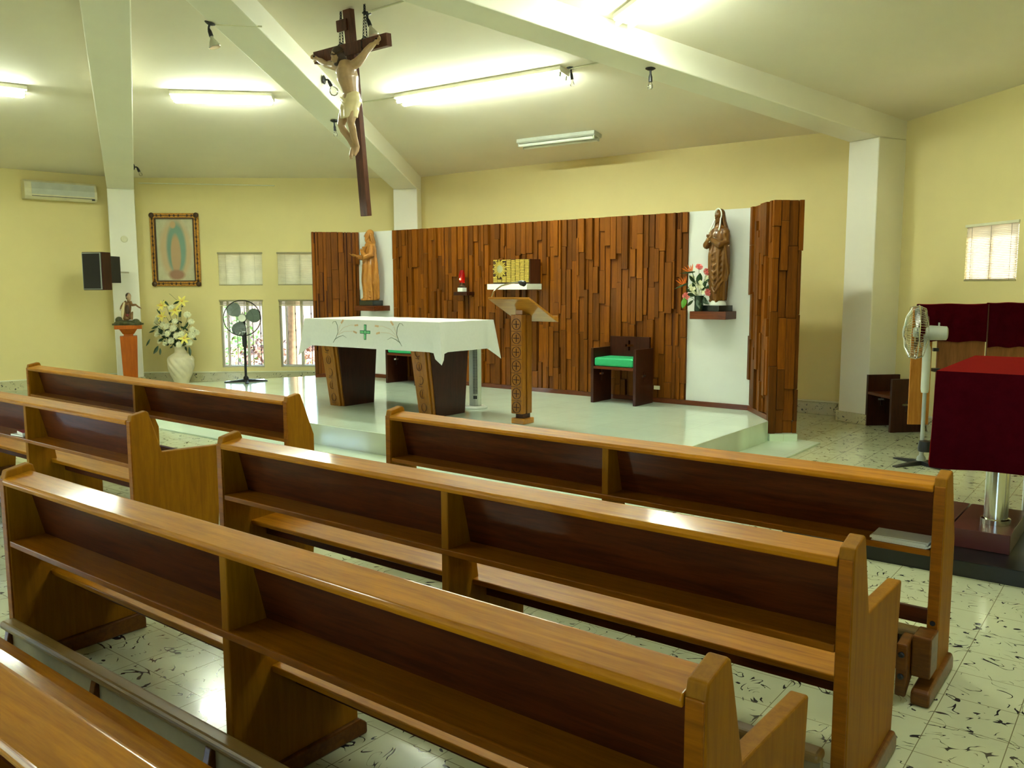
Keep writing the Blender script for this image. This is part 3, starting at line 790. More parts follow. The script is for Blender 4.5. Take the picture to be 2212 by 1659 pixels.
mb.tube([(-.108, 0, z0 + .745), (-.150, -.03, z0 + .64), (-.13, -.09, z0 + .60), (-.05, -.125, z0 + .655)], [.042, .048, .046, .03], 10)
mb.tube([(.108, 0, z0 + .745), (.145, -.03, z0 + .62), (.10, -.10, z0 + .595), (.0, -.125, z0 + .655)], [.042, .048, .044, .03], 10)
hand(mb, (-.05, -.125, z0 + .655), (.7, -.4, .5), 1, .9, .25, (0, 1, 0)); hand(mb, (.005, -.125, z0 + .655), (-.6, -.5, .55), -1, .9, .25, (0, 1, 0))
for x in (-.045, .05): mb.tube([(x, -.07, z0 + .002), (x * 1.1, -.105, z0 - .004)], [.02, .014], 8)
mb.build('body', 'statue2', ms, remesh=.0058, smooth_it=2)
hc = Vector((-.004, -.012, z0 + .905)); mb = MB()
mb.ball(hc + Vector((0, .020, .024)), (.056, .060, .060), 16)
for k in range(9):
    a = math.pi * (k / 8); x = .055 * math.cos(a); y = .02 + .045 * math.sin(a)
    mb.tube([hc + Vector((x, y - .012, .02)), hc + Vector((x * 1.1, y, -.05)), hc + Vector((x * 1.5, y + .01, -.12)), hc + Vector((x * 2.1, y + .005, -.17))], [.018, .02, .024, .02], 7)
mb.build('veil', 'statue2', ms, remesh=.006, smooth_it=2)
mb = MB(); pts = []
for k in range(15):
    a = R(-40 + k * (260 / 14)); pts.append(hc + Vector((.059 * math.cos(a) * 1.02, -.022, .016 + .066 * math.sin(a))))
pts = [hc + Vector((.072, -.075, -.155)), hc + Vector((.066, -.05, -.10))] + pts + [hc + Vector((-.066, -.05, -.10)), hc + Vector((-.075, -.09, -.17))]
mb.tube(pts, .0085, 7); mb.build('veil_edge', 'marble', ms, smooth=True)
mb = MB()
for cx in (-.052, .02): mb.tube([(cx + .024 * math.cos(a / 10 * 6.283), -.125 + .016 * math.sin(a / 10 * 6.283) * .5, z0 + .652 + .024 * math.sin(a / 10 * 6.283)) for a in range(11)], .004, 5)
mb.build('cuff_edge', 'marble', ms, smooth=True)

# ---------------------------------------------------------------- flowers beside the veiled statue
fx, fy, fz = 5.70, -.235, 1.300
pv = sp(fx, fy, fz)
o = MB().lathe([(.046, 0), (.05, .01), (.048, .10), (.052, .17), (.047, .17), (.043, .02), (.0, .02)], 24).build('flower_vase', 'glassgreen', smooth=True)
o.location = pv; tag(o, 'dark green vase of flowers beside the veiled statue', 'vase')
def frame_at(p, d):
    d = Vector(d).normalized(); x = d.orthogonal().normalized(); y = d.cross(x)
    return Matrix(((x.x, y.x, d.x, p[0]), (x.y, y.y, d.y, p[1]), (x.z, y.z, d.z, p[2]), (0, 0, 0, 1)))
def leaf_into(mb, p, d, L, w, bend=.3, nrm=None):
    d = Vector(d).normalized(); s = d.orthogonal().normalized() if nrm is None else d.cross(Vector(nrm)).normalized(); n_ = s.cross(d); p = Vector(p)
    vs = []; m = 6
    for i in range(m + 1):
        t = i / m; ww = w * math.sin(math.pi * (t * .92 + .05)) ; c = p + d * L * t - n_ * bend * L * t * t
        vs += [c - s * ww + n_ * ww * .2, c, c + s * ww + n_ * ww * .2]
    fs = []
    for i in range(m): fs += [(3 * i, 3 * i + 1, 3 * i + 4, 3 * i + 3), (3 * i + 1, 3 * i + 2, 3 * i + 5, 3 * i + 4)]
    mb.add(vs, fs)
def rose_mesh():
    mb = MB()
    for ring, (r, h, n, tl) in enumerate(((.010, .032, 4, 0), (.020, .034, 5, .2), (.029, .030, 6, .45), (.034, .022, 6, .9))):
        for i in range(n):
            a0 = 2 * math.pi * (i + ring * .37) / n; wd = 2 * math.pi / n * .75; vs = []
            for v in range(4):
                t = v / 3
                for u in range(5):
                    a = a0 + (u / 4 - .5) * wd * (0.6 + .6 * t); rr = r * (.35 + .65 * t) + tl * .012 * t * t; vs.append((rr * math.cos(a), rr * math.sin(a), -.004 + h * t - .004 * abs(u - 2) * t))
            mb.add(vs, [(v * 5 + u, v * 5 + u + 1, v * 5 + u + 6, v * 5 + u + 5) for v in range(3) for u in range(4)])
    mb.ball((0, 0, -.004), (.016, .016, .012), 10)
    return mb
def stem_to(p, parent, top, r=.0025):
    """stem from the flower down into its vase, in the flower's local frame (identity rotation)"""
    q = Vector(p); b = Vector(parent); m = (q + b) / 2 + Vector((0, 0, .03))
    return MB().tube([Vector((0, 0, 0)), m - q, b - q], r, 5)
view_r = Vector((1, 0, 0))
roses = [((-.012, -.02, .385), 'pink rose highest in the bouquet by the veiled statue', (0, -.8, .6)), ((.075, 0, .335), 'pink rose touching the robe of the veiled statue at hip height', (.2, -.9, .3)),
         ((.082, -.04, .115), 'pink rose low at the right of the bouquet by the veiled statue', (.3, -1, .1)), ((-.145, -.02, .075), 'pink rose low at the left of the bouquet, above the bright leaf', (-.4, -1, 0))]
RM = None
for d, lb, dr in roses:
    p = pv + Vector((d[0] + .0, d[1], d[2] + .09)); t = thing('rose', lb, 'rose', p, 0, 'pink roses in the green vase')
    mbq = MB(); src = rose_mesh(); mbq.add(src.v, src.f, frame_at((0, 0, 0), dr) @ Matrix.Scale(.92, 4)); mbq.build('bloom', 'rose', t, smooth=True)
    stem_to(p, pv + Vector((0, 0, .06)), 0).build('stem', 'leaf', t, smooth=True)
for d, lb, ang in (((-.085, -.03, .335), 'orange bird of paradise flower, the upper one beside the veiled statue', 6), ((-.155, -.03, .205), 'orange bird of paradise flower, the lower one beside the veiled statue', 22)):
    p = pv + Vector((d[0], d[1], d[2] + .09)); t = thing('bird_of_paradise_flower', lb, 'flower', p, 0, 'birds of paradise in the green vase')
    dl = Vector((-math.cos(R(ang)), -.2, -math.sin(R(ang)))).normalized()
    MB().tube([-dl * .03, Vector((0, 0, 0)), dl * .07, dl * .15], [.004, .010, .008, .001], 8).build('bract', 'leaf', t, smooth=True)
    mb = MB()
    for k, (a, L) in enumerate(((88, .085), (100, .075), (118, .085), (140, .09), (158, .10), (72, .06))):
        v = Vector((math.cos(R(a)), -.12 + .05 * (k % 3), math.sin(R(a) - R(ang * .6)))).normalized(); b = dl * (.004 + .006 * k)
        leaf_into(mb, b, v, L * 1.1, .0062, .08, (0, 1, 0))
    mb.build('petals', 'orange', t)
    stem_to(p, pv + Vector((0, 0, .06)), 0, .004).build('stem', 'leaf', t, smooth=True)
mb = MB(); rnd = random.Random(12)
for k in range(30):
    c = pv + Vector((rnd.uniform(-.10, .08), rnd.uniform(-.05, .02), rnd.uniform(.17, .38)))
    for q in range(5):
        a = q * 1.256 + k; v = Vector((math.cos(a), -.5, math.sin(a))).normalized(); leaf_into(mb, c, v, .030, .010, .1, (0, 1, 0))
    mb.tube([c, (c + pv + Vector((0, 0, .15))) / 2 + Vector((0, 0, .02)), pv + Vector((0, 0, .12))], .0012, 4)
o = mb.build('small_white_flowers', 'mum', kind='stuff'); tag(o, 'spray of small white star flowers filling the bouquet by the veiled statue', 'flowers')
mb = MB()
for (x, z, dx, dz, L, w) in ((-.015, .24, .05, 1, .13, .035), (.05, .20, 1, .35, .12, .02), (.06, .14, 1, .1, .10, .022), (-.05, .12, -1, .2, .10, .022), (.03, .08, .6, -.5, .09, .025), (-.06, .26, -.6, .7, .11, .018),
                            (-.04, .16, -.5, 1, .12, .02), (.02, .15, .3, 1, .15, .018), (.0, .12, -.2, -1, .11, .022), (-.07, .07, -.8, -.7, .10, .016), (.02, .22, .7, .8, .12, .016), (-.09, .16, -1, .5, .08, .016), (-.02, .10, .1, -.9, .13, .03), (.04, .11, .3, -.9, .07, .024)):
    leaf_into(mb, pv + Vector((x, -.03, z + .05)), (dx, -.25, dz), L, w, .1, (0, 1, 0))
o = mb.build('bouquet_foliage', 'leaf', kind='stuff'); tag(o, 'dark green leaves of the bouquet in the green vase', 'leaves')
mb = MB(); leaf_into(mb, pv + Vector((-.15, -.03, .16)), (-.35, -.2, -1), .14, .03, .1, (0, 1, 0)); o = mb.build('bright_leaf', 'leaflight', smooth=True); tag(o, 'single bright green leaf hanging left of the green vase', 'leaf')

# ---------------------------------------------------------------- altar table and its cloth
AQ = Vector((-2.106, 9.682, ZD))
al = thing('altar_table', 'wooden altar table on two tapering dark pedestals with carved fronts', 'table', AQ, A38)
def pedestal(x, flip=1):
    # bottom rectangle 0.22 x 0.48, top wider towards the front and back
    b0, b1, t0, t1 = (0.0, .48), (0, 0), (-.115, .56), 0
    xb0, xb1, xt0, xt1 = x, x + .22, x - .04, x + .225
    h = .955
    side = MB().hexa([(xb0 + .02, 0.035, 0), (xb1, 0.035, 0), (xb1, .48, 0), (xb0 + .02, .48, 0), (xt0 + .02, -.08, h), (xt1, -.08, h), (xt1, .56, h), (xt0 + .02, .56, h)])
    p = side.build('pedestal', 'darkwood', al, bevel=.004)
    MB().hexa([(xb0, -.0, .0), (xb1 - .045, -.0, 0), (xb1 - .045, .05, 0), (xb0, .05, 0), (xt0, -.12, h), (xt1 - .05, -.12, h), (xt1 - .05, -.06, h), (xt0, -.06, h)]).build('carved_front', 'carved', p, bevel=.004)
    MB().hexa([(xb1 - .04, .02, .0), (xb1 - .012, .02, 0), (xb1 - .012, .05, 0), (xb1 - .04, .05, 0), (xt1 - .045, -.10, h), (xt1 - .012, -.10, h), (xt1 - .012, -.06, h), (xt1 - .045, -.06, h)]).build('edge_moulding', 'carved', p, bevel=.003)
    mb = MB()      # incised ornament: rings, half rings and strokes
    for k in range(6):
        zc = .10 + k * .145; xc = (xb0 + xb1 - .045) / 2 + (xt0 + .0 - xb0) * .5 * zc / h; yf = -.12 * zc / h - .003
        a0, a1 = ((0, 360), (60, 300), (-120, 120), (0, 360), (40, 320), (-140, 140))[k]
        P = [(xc + .034 * math.cos(R(a)), yf, zc + .045 * math.sin(R(a))) for a in range(a0, a1 + 1, 20)]
        mb.tube(P, .0035, 5)
        if k % 2 == 0: mb.tube([(xc - .03, yf, zc - .06), (xc + .02, yf, zc - .065)], .003, 5)
        else: mb.tube([(xc, yf, zc - .03), (xc, yf, zc + .03)], .003, 5)
    mb.build('incised_ornament', 'screenback', p)
pedestal(0.0); pedestal(1.43)
MB().box(-.18, 1.82, -.11, .66, .95, .988).build('table_top', 'darkwood', al, bevel=.004)

def linen():
    x0, x1, y0, y1, zt, zh = -.225, 1.865, -.145, .705, 1.002, .70
    mb = MB(); nx, ny = 40, 16
    vs = [(x0 + (x1 - x0) * i / nx, y0 + (y1 - y0) * j / ny, zt + .0015 * math.sin(i * 1.3) * math.sin(j * .9)) for j in range(ny + 1) for i in range(nx + 1)]
    mb.add(vs, [(j * (nx + 1) + i, j * (nx + 1) + i + 1, (j + 1) * (nx + 1) + i + 1, (j + 1) * (nx + 1) + i) for j in range(ny) for i in range(nx)])
    # hanging skirt as a loop with corner pleats flaring out and down
    loop = []
    def seg(a, b, n, fx_, fy_):
        for i in range(n):
            t = i / n; loop.append((a[0] + (b[0] - a[0]) * t, a[1] + (b[1] - a[1]) * t, fx_, fy_, t, n))
    seg((x0, y0), (x1, y0), 48, 0, -1); seg((x1, y0), (x1, y1), 22, 1, 0); seg((x1, y1), (x0, y1), 48, 0, 1); seg((x0, y1), (x0, y0), 22, -1, 0)
    m = len(loop); rows = 14; vs = []
    cs = [(x0, y0), (x1, y0), (x1, y1), (x0, y1)]
    for r in range(rows + 1):
        s = r / rows
        for k, (x, y, fx_, fy_, t, n) in enumerate(loop):
            dc = min(math.hypot(x - c[0], y - c[1]) for c in cs); c = min(cs, key=lambda c: math.hypot(x - c[0], y - c[1]))
            g = math.exp(-(dc / .055) ** 2); out = .010 + .012 * s + .004 * math.sin(k * .55) * s
            ox, oy = fx_ * out, fy_ * out
            sx = 1 if c[0] > .5 else -1; sy = 1 if c[1] > .2 else -1
            ox += sx * g * .05 * s; oy += sy * g * .05 * s
            g2 = math.exp(-((dc - .085) / .035) ** 2); ox -= fx_ * g2 * .03 * s; oy -= fy_ * g2 * .03 * s
            drop = (zt - zh) * (1 + .40 * g)
            z = zt - drop * s - (0 if r else 0)
            vs.append((x + ox, y + oy, z))
    k0 = len(mb.v); mb.add(vs, [(r * m + i, r * m + (i + 1) % m, (r + 1) * m + (i + 1) % m, (r + 1) * m + i) for r in range(rows) for i in range(m)])
    return mb
cl = thing('altar_cloth', 'white altar cloth embroidered with a green cross and wheat ears', 'tablecloth', AQ, A38)
linen().build('linen', 'cloth', cl, smooth=True, merge=True)
mb = MB()
def fr(x, z, y=-.168): return (x, y - .0 - (1.0 - z) * .04 + .012, z)
mb = MB(); xc, zc = .80, .875      # green cross on the front drop
for dx, dz, w, h in ((0, .048, .017, .034), (0, -.048, .017, .034), (-.046, 0, .034, .017), (.046, 0, .034, .017)):
    x, z = xc + dx, zc + dz; y = fr(x, z)[1]; mb.box(x - w, x + w, y - .003, y + .002, z - h, z + h)
mb.build('embroidered_cross', 'stitchgreen', cl)
mb = MB()
for dx, dz, w, h in ((0, .048, .009, .026), (0, -.048, .009, .026), (-.046, 0, .026, .009), (.046, 0, .026, .009)):
    x, z = xc + dx, zc + dz; y = fr(x, z)[1]; mb.box(x - w, x + w, y - .005, y - .001, z - h, z + h)
y = fr(xc, zc)[1]; mb.box(xc - .013, xc + .013, y - .004, y, zc - .013, zc + .013)
mb.build('cross_filling', 'stitchlight', cl)
def spray(sgn, x0, name_i):
    def P(a, b): return fr(x0 + sgn * a, .745 + b)[0], fr(x0, .745 + b)[1] - .001, .745 + b
    mb = MB()
    mb.tube([P(-.02, .0), P(.03, .06), P(.06, .12), P(.05, .19), P(.02, .235), P(-.02, .23), P(-.035, .21)], [.0026] * 5 + [.002, .0015], 5)
    mb.tube([P(.0, .03), P(.07, .065), P(.14, .085), P(.2, .06)], [.0025, .003, .002, .001], 5)
    mb.build('embroidered_leaf', 'leaf', cl)
    mb = MB()
    mb.tube([P(.04, .08), P(.08, .16), P(.10, .20)], .0015, 4); mb.tube([P(.05, .09), P(.15, .17), P(.27, .20), P(.36, .20)], .0013, 4); mb.tube([P(.05, .085), P(.17, .13), P(.30, .135)], .0013, 4)
    mb.build('embroidered_stalk', 'stitchtan', cl)
    for a, b, tl in ((.13, .235, .8), (.36, .20, .1), (.34, .125, -.25)):
        mb = MB(); c = P(a, b)
        for q in range(5):
            t = (q - 2) * .011
            for s_ in (-1, 1): mb.ball((c[0] + sgn * (t * math.cos(tl)) - sgn * s_ * .004 * math.sin(tl), c[1] - .001, c[2] + t * math.sin(tl) + s_ * .005), (.009, .003, .005), 6)
        mb.build('embroidered_ear', 'stitchtan', cl)
spray(1, .30, 0); spray(-1, 1.34, 1)

# ---------------------------------------------------------------- lectern and microphone
LC = Vector((.08, 8.245, ZD))
le = thing('lectern', 'carved wooden lectern with a slanted reading desk', 'lectern', LC + N * .11, A38)
MB().box(-.112, .045, -.112, .06, 0, .055).build('base', 'lectern', le, bevel=.006)
MB().box(-.08, .02, -.08, .03, .055, .10).build('neck', 'darkwood', le, bevel=.004)
MB().box(-.112, .022, -.112, -.04, .10, 1.08).build('column_post', 'carved', le, bevel=.005)
MB().box(-.10, .03, -.028, .045, .10, 1.08).build('side_batten', 'carved', le, bevel=.005)
MB().box(-.09, .012, -.06, .0, .10, 1.08).build('groove', 'screenback', le)
mb = MB()
for k in range(7):
    zc = .165 + k * .137; xc = -.045; y = -.113
    mb.tube([(xc + .053 * math.cos(a / 20 * 6.2832), y, zc + .053 * math.sin(a / 20 * 6.2832)) for a in range(21)], .003, 5)
    mb.tube([(xc - .036, y, zc), (xc + .036, y, zc)], .004, 5); mb.tube([(xc, y, zc - .036), (xc, y, zc + .036)], .004, 5)
    if k < 6: mb.tube([(xc - .064, y, zc + .0685), (xc + .064, y, zc + .0685)], .0018, 4)
mb.build('carved_medallions', 'darkwood', le)
MB().box(-.085, .0, -.07, .02, 1.08, 1.16).build('neck', 'lectern', le, bevel=.004)
# desk: high edge towards the nave (-Y), low edge with a ledge towards the screen (+Y)
dk = MB(); hw_ = .25
prof = [(-.30, 1.235), (-.295, 1.255), (.17, 1.035), (.16, 1.01)]
MB().prism(prof, -hw_, hw_, 'x').build('desk_top', 'lectern', le, bevel=.004)
MB().prism([(.16, 1.01), (.165, 1.065), (.185, 1.07), (.19, 1.005)], -hw_, hw_, 'x').build('book_ledge', 'lectern', le, bevel=.004)
mc = thing('microphone', 'gooseneck microphone with black tip on the lectern', 'microphone', LC + N * .11, A38)
pm = [(-.235, -.262, 1.240), (-.20, -.262, 1.312), (-.12, -.25, 1.362), (.0, -.235, 1.389), (.085, -.235, 1.395)]
MB().tube([(-.235, -.262, 1.236), (-.235, -.262, 1.252)], .013, 10).build('mount', 'black', mc, smooth=True)
MB().tube(pm, .008, 8).build('gooseneck', 'chrome', mc, smooth=True)
MB().tube([(.085, -.235, 1.395), (.11, -.236, 1.390), (.15, -.236, 1.380), (.16, -.236, 1.377)], [.014, .026, .028, .018], 14).build('tip', 'black', mc, smooth=True)

# ---------------------------------------------------------------- tower fan
tf = thing('tower_fan', 'grey tower fan standing behind the altar table', 'fan', (-.409, 9.40, ZD), R(-30))
MB().lathe([(.13, 0), (.13, .012), (.11, .028), (.06, .03)], 32).build('base', 'lightgrey', tf, smooth=True)
MB().prism([(-.06, -.045), (.03, -.055), (.055, -.03), (.06, .03), (.03, .06), (-.055, .05)], .03, .86, 'z').build('tower', 'lightgrey', tf, bevel=.008)
mb = MB()
for i in range(52):
    z = .17 + i * .0125
    for j in range(3): mb.box(.006 + j * .016, .018 + j * .016, -.0575 + j * .006 - .003, -.05 + j * .006, z, z + .0065, None)
mb.build('grille', 'black', tf)
MB().box(.008, .026, -.060, -.05, .11, .145).build('control', 'black', tf); MB().box(.03, .046, -.054, -.044, .11, .145).build('control', 'black', tf)

# ---------------------------------------------------------------- presider chairs
def chair(label, loc, rz, cushion=True, w=.60, d=.40, group='dark armchairs with cross cut-outs', back=True, light=False):
    ch = thing('altar_chair', label, 'chair', loc, rz, group)
    for i, x in enumerate((0, w - .035)):
        mb = MB()      # side board with a real cross shaped opening
        cy, cz = d * .45, .33
        ys = [0, cy - .045, cy - .011, cy + .011, cy + .045, d]; zs = [0, cz - .075, cz - .012, cz + .012, cz + .05, .64]
        for a in range(5):
            for b_ in range(5):
                hole = (a == 2 and b_ in (1, 2, 3)) or (b_ == 2 and a in (1, 2, 3))
                if not hole: mb.box(x, x + .035, ys[a], ys[a + 1], zs[b_], zs[b_ + 1])
        mb.build('side_board', 'darkwood' if not light else 'redwood', ch, merge=True)
    MB().box(.035, w - .035, .0, d, .40, .432).build('seat_board', 'shelfwood', ch, bevel=.003)
    if back:
        mb = MB(); xs = [.035, w / 2 - .055, w / 2 - .014, w / 2 + .014, w / 2 + .055, w - .035]; zs = [.432, .60, .645, .673, .72, .765]
        for a in range(5):
            for b_ in range(5):
                if (a == 2 and b_ in (1, 2, 3)) or (b_ == 2 and a in (1, 2, 3)): continue
                mb.box(xs[a], xs[a + 1], d - .035, d, zs[b_], zs[b_ + 1])
        mb.build('backrest', 'darkwood', ch, merge=True)
    if cushion:
        MB().box(.04, w - .04, .0, d - .04, .434, .535).build('cushion', 'green', ch, bevel=.025, seg=4)
    return ch
chair('dark armchair with green cushion against the slatted screen', (.926, 9.84, ZD), R(-38))
chair('dark armchair with green cushion half hidden behind the altar', (-1.80, 11.975, ZD), R(-38))
chair('dark low chair with a cross cut-out beside the right column', (4.00, 9.45, 0), R(-83), cushion=False, w=.51, d=.38, group=None, back=False)
bpy.data.objects['altar_chair.002'].scale = (1, 1, .9)

# ---------------------------------------------------------------- pews (local x runs left from the right end, y forward, z up)
def end_panel(front_only=False):
    if front_only:
        return [(0, 0.0), (0, .800), (.008, .832), (.098, .850), (.112, .842), (.216, .553), (.221, .0)]
    return [(0, 0.0), (0, .800), (.008, .832), (.098, .852), (.112, .842), (.185, .595), (.585, .580), (.590, .572), (.538, .0)]
def kneeler(pw_, L, y, vis=True):
    """kneeling board folded up behind the pew: upright vinyl covered plank on wooden brackets"""
    MB().box(-L + .10, -.05, y - .062, y - .045, .105, .225).build('kneeler_board', 'vinyl', pw_, bevel=.004)
    MB().box(-L + .10, -.05, y - .082, y - .022, .212, .246).build('kneeler_pad', 'vinyltan', pw_, bevel=.014, seg=3)
    MB().box(-L + .10, -.05, y - .088, y - .03, .075, .105).build('kneeler_rail', 'kneel', pw_, bevel=.006)
    nb = 5
    for i in range(nb):
        x = -.14 - (L - .30) * i / (nb - 1)
        MB().prism([(y - .105, .09), (y - .03, .075), (y - .03, .225), (y - .075, .212)], x - .02, x + .012, 'x').build('kneeler_bracket', 'kneel', pw_, bevel=.004)
def pew(name, label, loc, ang, L, dividers, front_only=False, kn=True, group='wooden pews facing the altar', seat=True):
    p = thing(name, label, 'pew', (loc[0], loc[1], 0), ang, group); tp = .045
    prof = end_panel(front_only)
    for x0 in (-tp, -L):
        e = MB().prism(prof, x0, x0 + tp, 'x').build('end_panel', 'pewside', p, bevel=.006, seg=3)
        # darker edge grain strip on the back edge
        MB().box(x0 + .003, x0 + tp - .003, -.006, .004, .08, .80).build('edge_strip', 'pewshelf', e, bevel=.003)
        f0, f1 = (-.20, .235) if (front_only and kn) else (-.03, .552)
        if x0 == -tp: MB().prism([(f0, .0), (f0, .052), (f0 + .02, .060), (f1 - .03, .078), (f1, .05), (f1, .0)], x0 - .004, x0 + tp + .018, 'x').build('foot', 'kneel', p, bevel=.010, seg=3)
        else: MB().prism([(f0, .0), (f0, .052), (f0 + .02, .060), (f1 - .03, .078), (f1, .05), (f1, .0)], x0 - .018, x0 + tp + .018, 'x').build('foot', 'kneel', p, bevel=.010, seg=3)
    for xd in dividers:
        MB().prism([(0.004, 0.0), (0.004, .775), (.10, .80), (.17, .52), (.19, .385), (.50, .385), (.50, 0)] if not front_only else [(0.004, 0), (.004, .775), (.09, .80), (.155, .52), (.20, .40), (.20, 0)], xd - .018, xd + .018, 'x').build('divider', 'pewside', p, bevel=.004)
        MB().prism([(-.02, .0), (-.02, .055), (.50, .065), (.53, .04), (.53, 0)] if not front_only else [(-.15, 0), (-.15, .05), (.20, .06), (.23, .04), (.23, 0)], xd - .035, xd + .035, 'x').build('foot', 'kneel', p, bevel=.008)
    # top ledge: slopes up a little towards the front
    MB().prism([(-.008, .776), (-.013, .792), (-.006, .804), (.098, .821), (.108, .815), (.104, .792)], -L + tp, -tp, 'x').build('top_ledge', 'pewtop', p, bevel=.004, seg=3)
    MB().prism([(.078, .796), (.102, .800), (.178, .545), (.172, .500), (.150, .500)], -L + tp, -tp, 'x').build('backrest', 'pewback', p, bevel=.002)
    MB().box(-L + tp, -tp, .0, .168, .520, .545).build('book_shelf', 'pewshelf', p, bevel=.004)
    if not front_only:
        MB().prism([(.155, .360), (.150, .385), (.50, .400), (.545, .395), (.55, .372), (.53, .360)], -L + tp, -tp, 'x').build('seat', 'pewtop', p, bevel=.005, seg=3)
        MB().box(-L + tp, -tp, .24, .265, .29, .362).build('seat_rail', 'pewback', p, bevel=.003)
    else:
        MB().box(-L + tp, -tp, .05, .075, .228, .290).build('stretcher', 'pewback', p, bevel=.004)
    if kn: kneeler(p, L, 0.0)
    return p
P1 = (.3574, 1.4805); P2 = (.954, 2.280); P3 = (1.652, 3.1408); P4 = (-1.519, 5.644); P5 = (-2.208, 4.823)
pew('pew', 'nearest full pew across the foreground, with worn right end post', P1, R(-37.70), 3.087, [-1.545])
pew('pew', 'second pew of the right block, bright glare on the left of its top', P2, R(-37.33), 3.045, [-1.538])
pew('pew', 'pew of the left block holding a red book on its shelf', P5, R(-37.79), 3.05, [-1.42])
q0 = Vector((-1.031, 1.622, 0)); q1 = Vector((-.546, 1.238, 0)); d0 = (q1 - q0).normalized(); n0 = Vector((-d0.y, d0.x, 0))
p0 = q0 + d0 * 1.35 - n0 * .105
pew('pew', 'pew cut off by the bottom left corner, only its top ledge in view', (p0.x, p0.y), math.atan2(d0.y, d0.x), 3.05, [-1.53], kn=False)
pew('front_kneeling_desk', 'low front kneeling desk of the right block with papers on its shelf', P3, R(-38.07), 3.069, [-1.522], True, group='front kneeling desks before the dais')
pew('front_kneeling_desk', 'long front kneeling desk of the left block with one middle divider', P4, R(-38.68), 4.161, [-2.083], True, kn=False, group='front kneeling desks before the dais')
# bolts and pivot block at the right end of the front desk
pf = bpy.data.objects['front_kneeling_desk']
o = MB().prism([(-.20, .02), (-.20, .225), (-.09, .235), (-.09, .08)], -.105, -.065, 'x').build('pivot_block', 'kneel', pf, bevel=.006)
MB().box(-.062, .006, -.15, -.03, .09, .25).build('kneeler_end', 'kneel', pf, bevel=.006)
for z in (.185, .10): MB().lathe([(.011, 0), (.011, .006), (.006, .008)], 12, Matrix.Translation((-.085, -.20, z)) @ Matrix.Rotation(R(90), 4, 'X')).build('bolt', 'black', pf)
MB().lathe([(.010, 0), (.010, .004)], 12, Matrix.Translation((-.022, -.006, .26)) @ Matrix.Rotation(R(90), 4, 'X')).build('bolt', 'black', pf)

# papers and book on the shelves
def pewpt(P, ang, x, y, z):
    return Vector((P[0], P[1], 0)) + Vector((math.cos(ang) * x - math.sin(ang) * y, math.sin(ang) * x + math.cos(ang) * y, z))
a3 = R(-38.07)
for i in range(7):
    off = random.uniform(-.008, .008)
    o = MB().prism([(0, 0), (.205, 0), (.215, .004), (.22, .014), (.215, .004 + .0), (.2, .0045), (0, .0025)][:4] + [(.21, .0028), (0, .0028)], 0, .135, 'y').build('paper_sheet', 'paper')
    o = o; o.location = pewpt(P3, a3, -.265 + off, .012 + off * .4, .546 + i * .0032); o.rotation_euler = (0, 0, a3 + random.uniform(-.04, .04))
    tag(o, ('bottom', 'second lowest', 'third lowest', 'middle', 'third highest', 'second highest', 'topmost')[i] + ' white folded paper of the stack on the front desk shelf', 'paper', 'stack of papers on the front desk shelf')
a5 = R(-37.79)
o = MB().box(0, .16, 0, .12, 0, .012).build('booklet', 'paper', bevel=.002); o.location = pewpt(P5, a5, -1.66, .0, .546); o.rotation_euler = (0, 0, a5 + .1); tag(o, 'white booklet lying under the red book on the left pew shelf', 'booklet')
rb = thing('hymn_book', 'small red book on the shelf of the left pew', 'book', pewpt(P5, a5, -1.60, .02, .5585), a5 - .15)
MB().box(0, .14, 0, .10, 0, .028).build('cover', 'bookred', rb, bevel=.003); MB().box(.003, .141, -.001, .097, .004, .024).build('pages', 'paper', rb)

# ---------------------------------------------------------------- left side: statue pedestal, vase, painting, appliances
def on_left(name, label, cat, x, y, z, group=None):
    e = (VM - VL).normalized(); n_ = Vector((-e.y, e.x, 0)); p = VL + e * x + n_ * y; return thing(name, label, cat, (p.x, p.y, z), ang_of(VL, VM), group)
ps = thing('statue_pedestal', 'orange wooden pedestal with stepped capital against the left column', 'pedestal', (-6.07, 13.36, 0), R(24))
MB().box(-.14, .14, -.14, .14, 0, .05).build('base', 'pedestal', ps, bevel=.004)
MB().box(-.07, .07, -.07, .07, .05, .17).build('neck', 'pedestal', ps)
MB().hexa([(-.105, -.105, .17), (.105, -.105, .17), (.105, .105, .17), (-.105, .105, .17), (-.125, -.125, .83), (.125, -.125, .83), (.125, .125, .83), (-.125, .125, .83)]).build('shaft', 'pedestal', ps, bevel=.004)
MB().box(-.07, .07, -.07, .07, .83, .86).build('neck', 'pedestal', ps)
MB().hexa([(-.08, -.08, .86), (.08, -.08, .86), (.08, .08, .86), (-.08, .08, .86), (-.13, -.13, .94), (.13, -.13, .94), (.13, .13, .94), (-.13, .13, .94)]).box(-.20, .20, -.16, .16, .94, 1.0).build('capital', 'pedestal', ps, bevel=.004)
kn_ = thing('kneeling_statuette', 'small painted statuette of a kneeling man opening his cloak', 'statue', (-6.07, 13.36, 1.0), R(0)); kn_.scale = (.8, .8, .95)
mb = MB(); mb.ball((0, 0, .035), (.27, .17, .045), 18); mb.ball((-.17, 0, .08), (.075, .07, .06), 12); mb.ball((.17, -.02, .06), (.07, .07, .045), 12); mb.box(-.25, .25, -.14, .14, 0, .03)
mb.build('rock_base', 'rock', kn_, remesh=.01, smooth_it=1)
mb = MB()
mb.tube([(-.07, 0, .09), (-.03, .0, .11), (.05, -.03, .13)], [.04, .045, .04], 9); mb.tube([(.05, -.04, .13), (.11, -.05, .20), (.10, -.05, .09)], [.036, .036, .026], 9)
mb.tube([(-.01, 0, .10), (.005, 0, .2), (.02, 0, .30), (.025, 0, .37)], [.075, .06, .062, .052], 12)
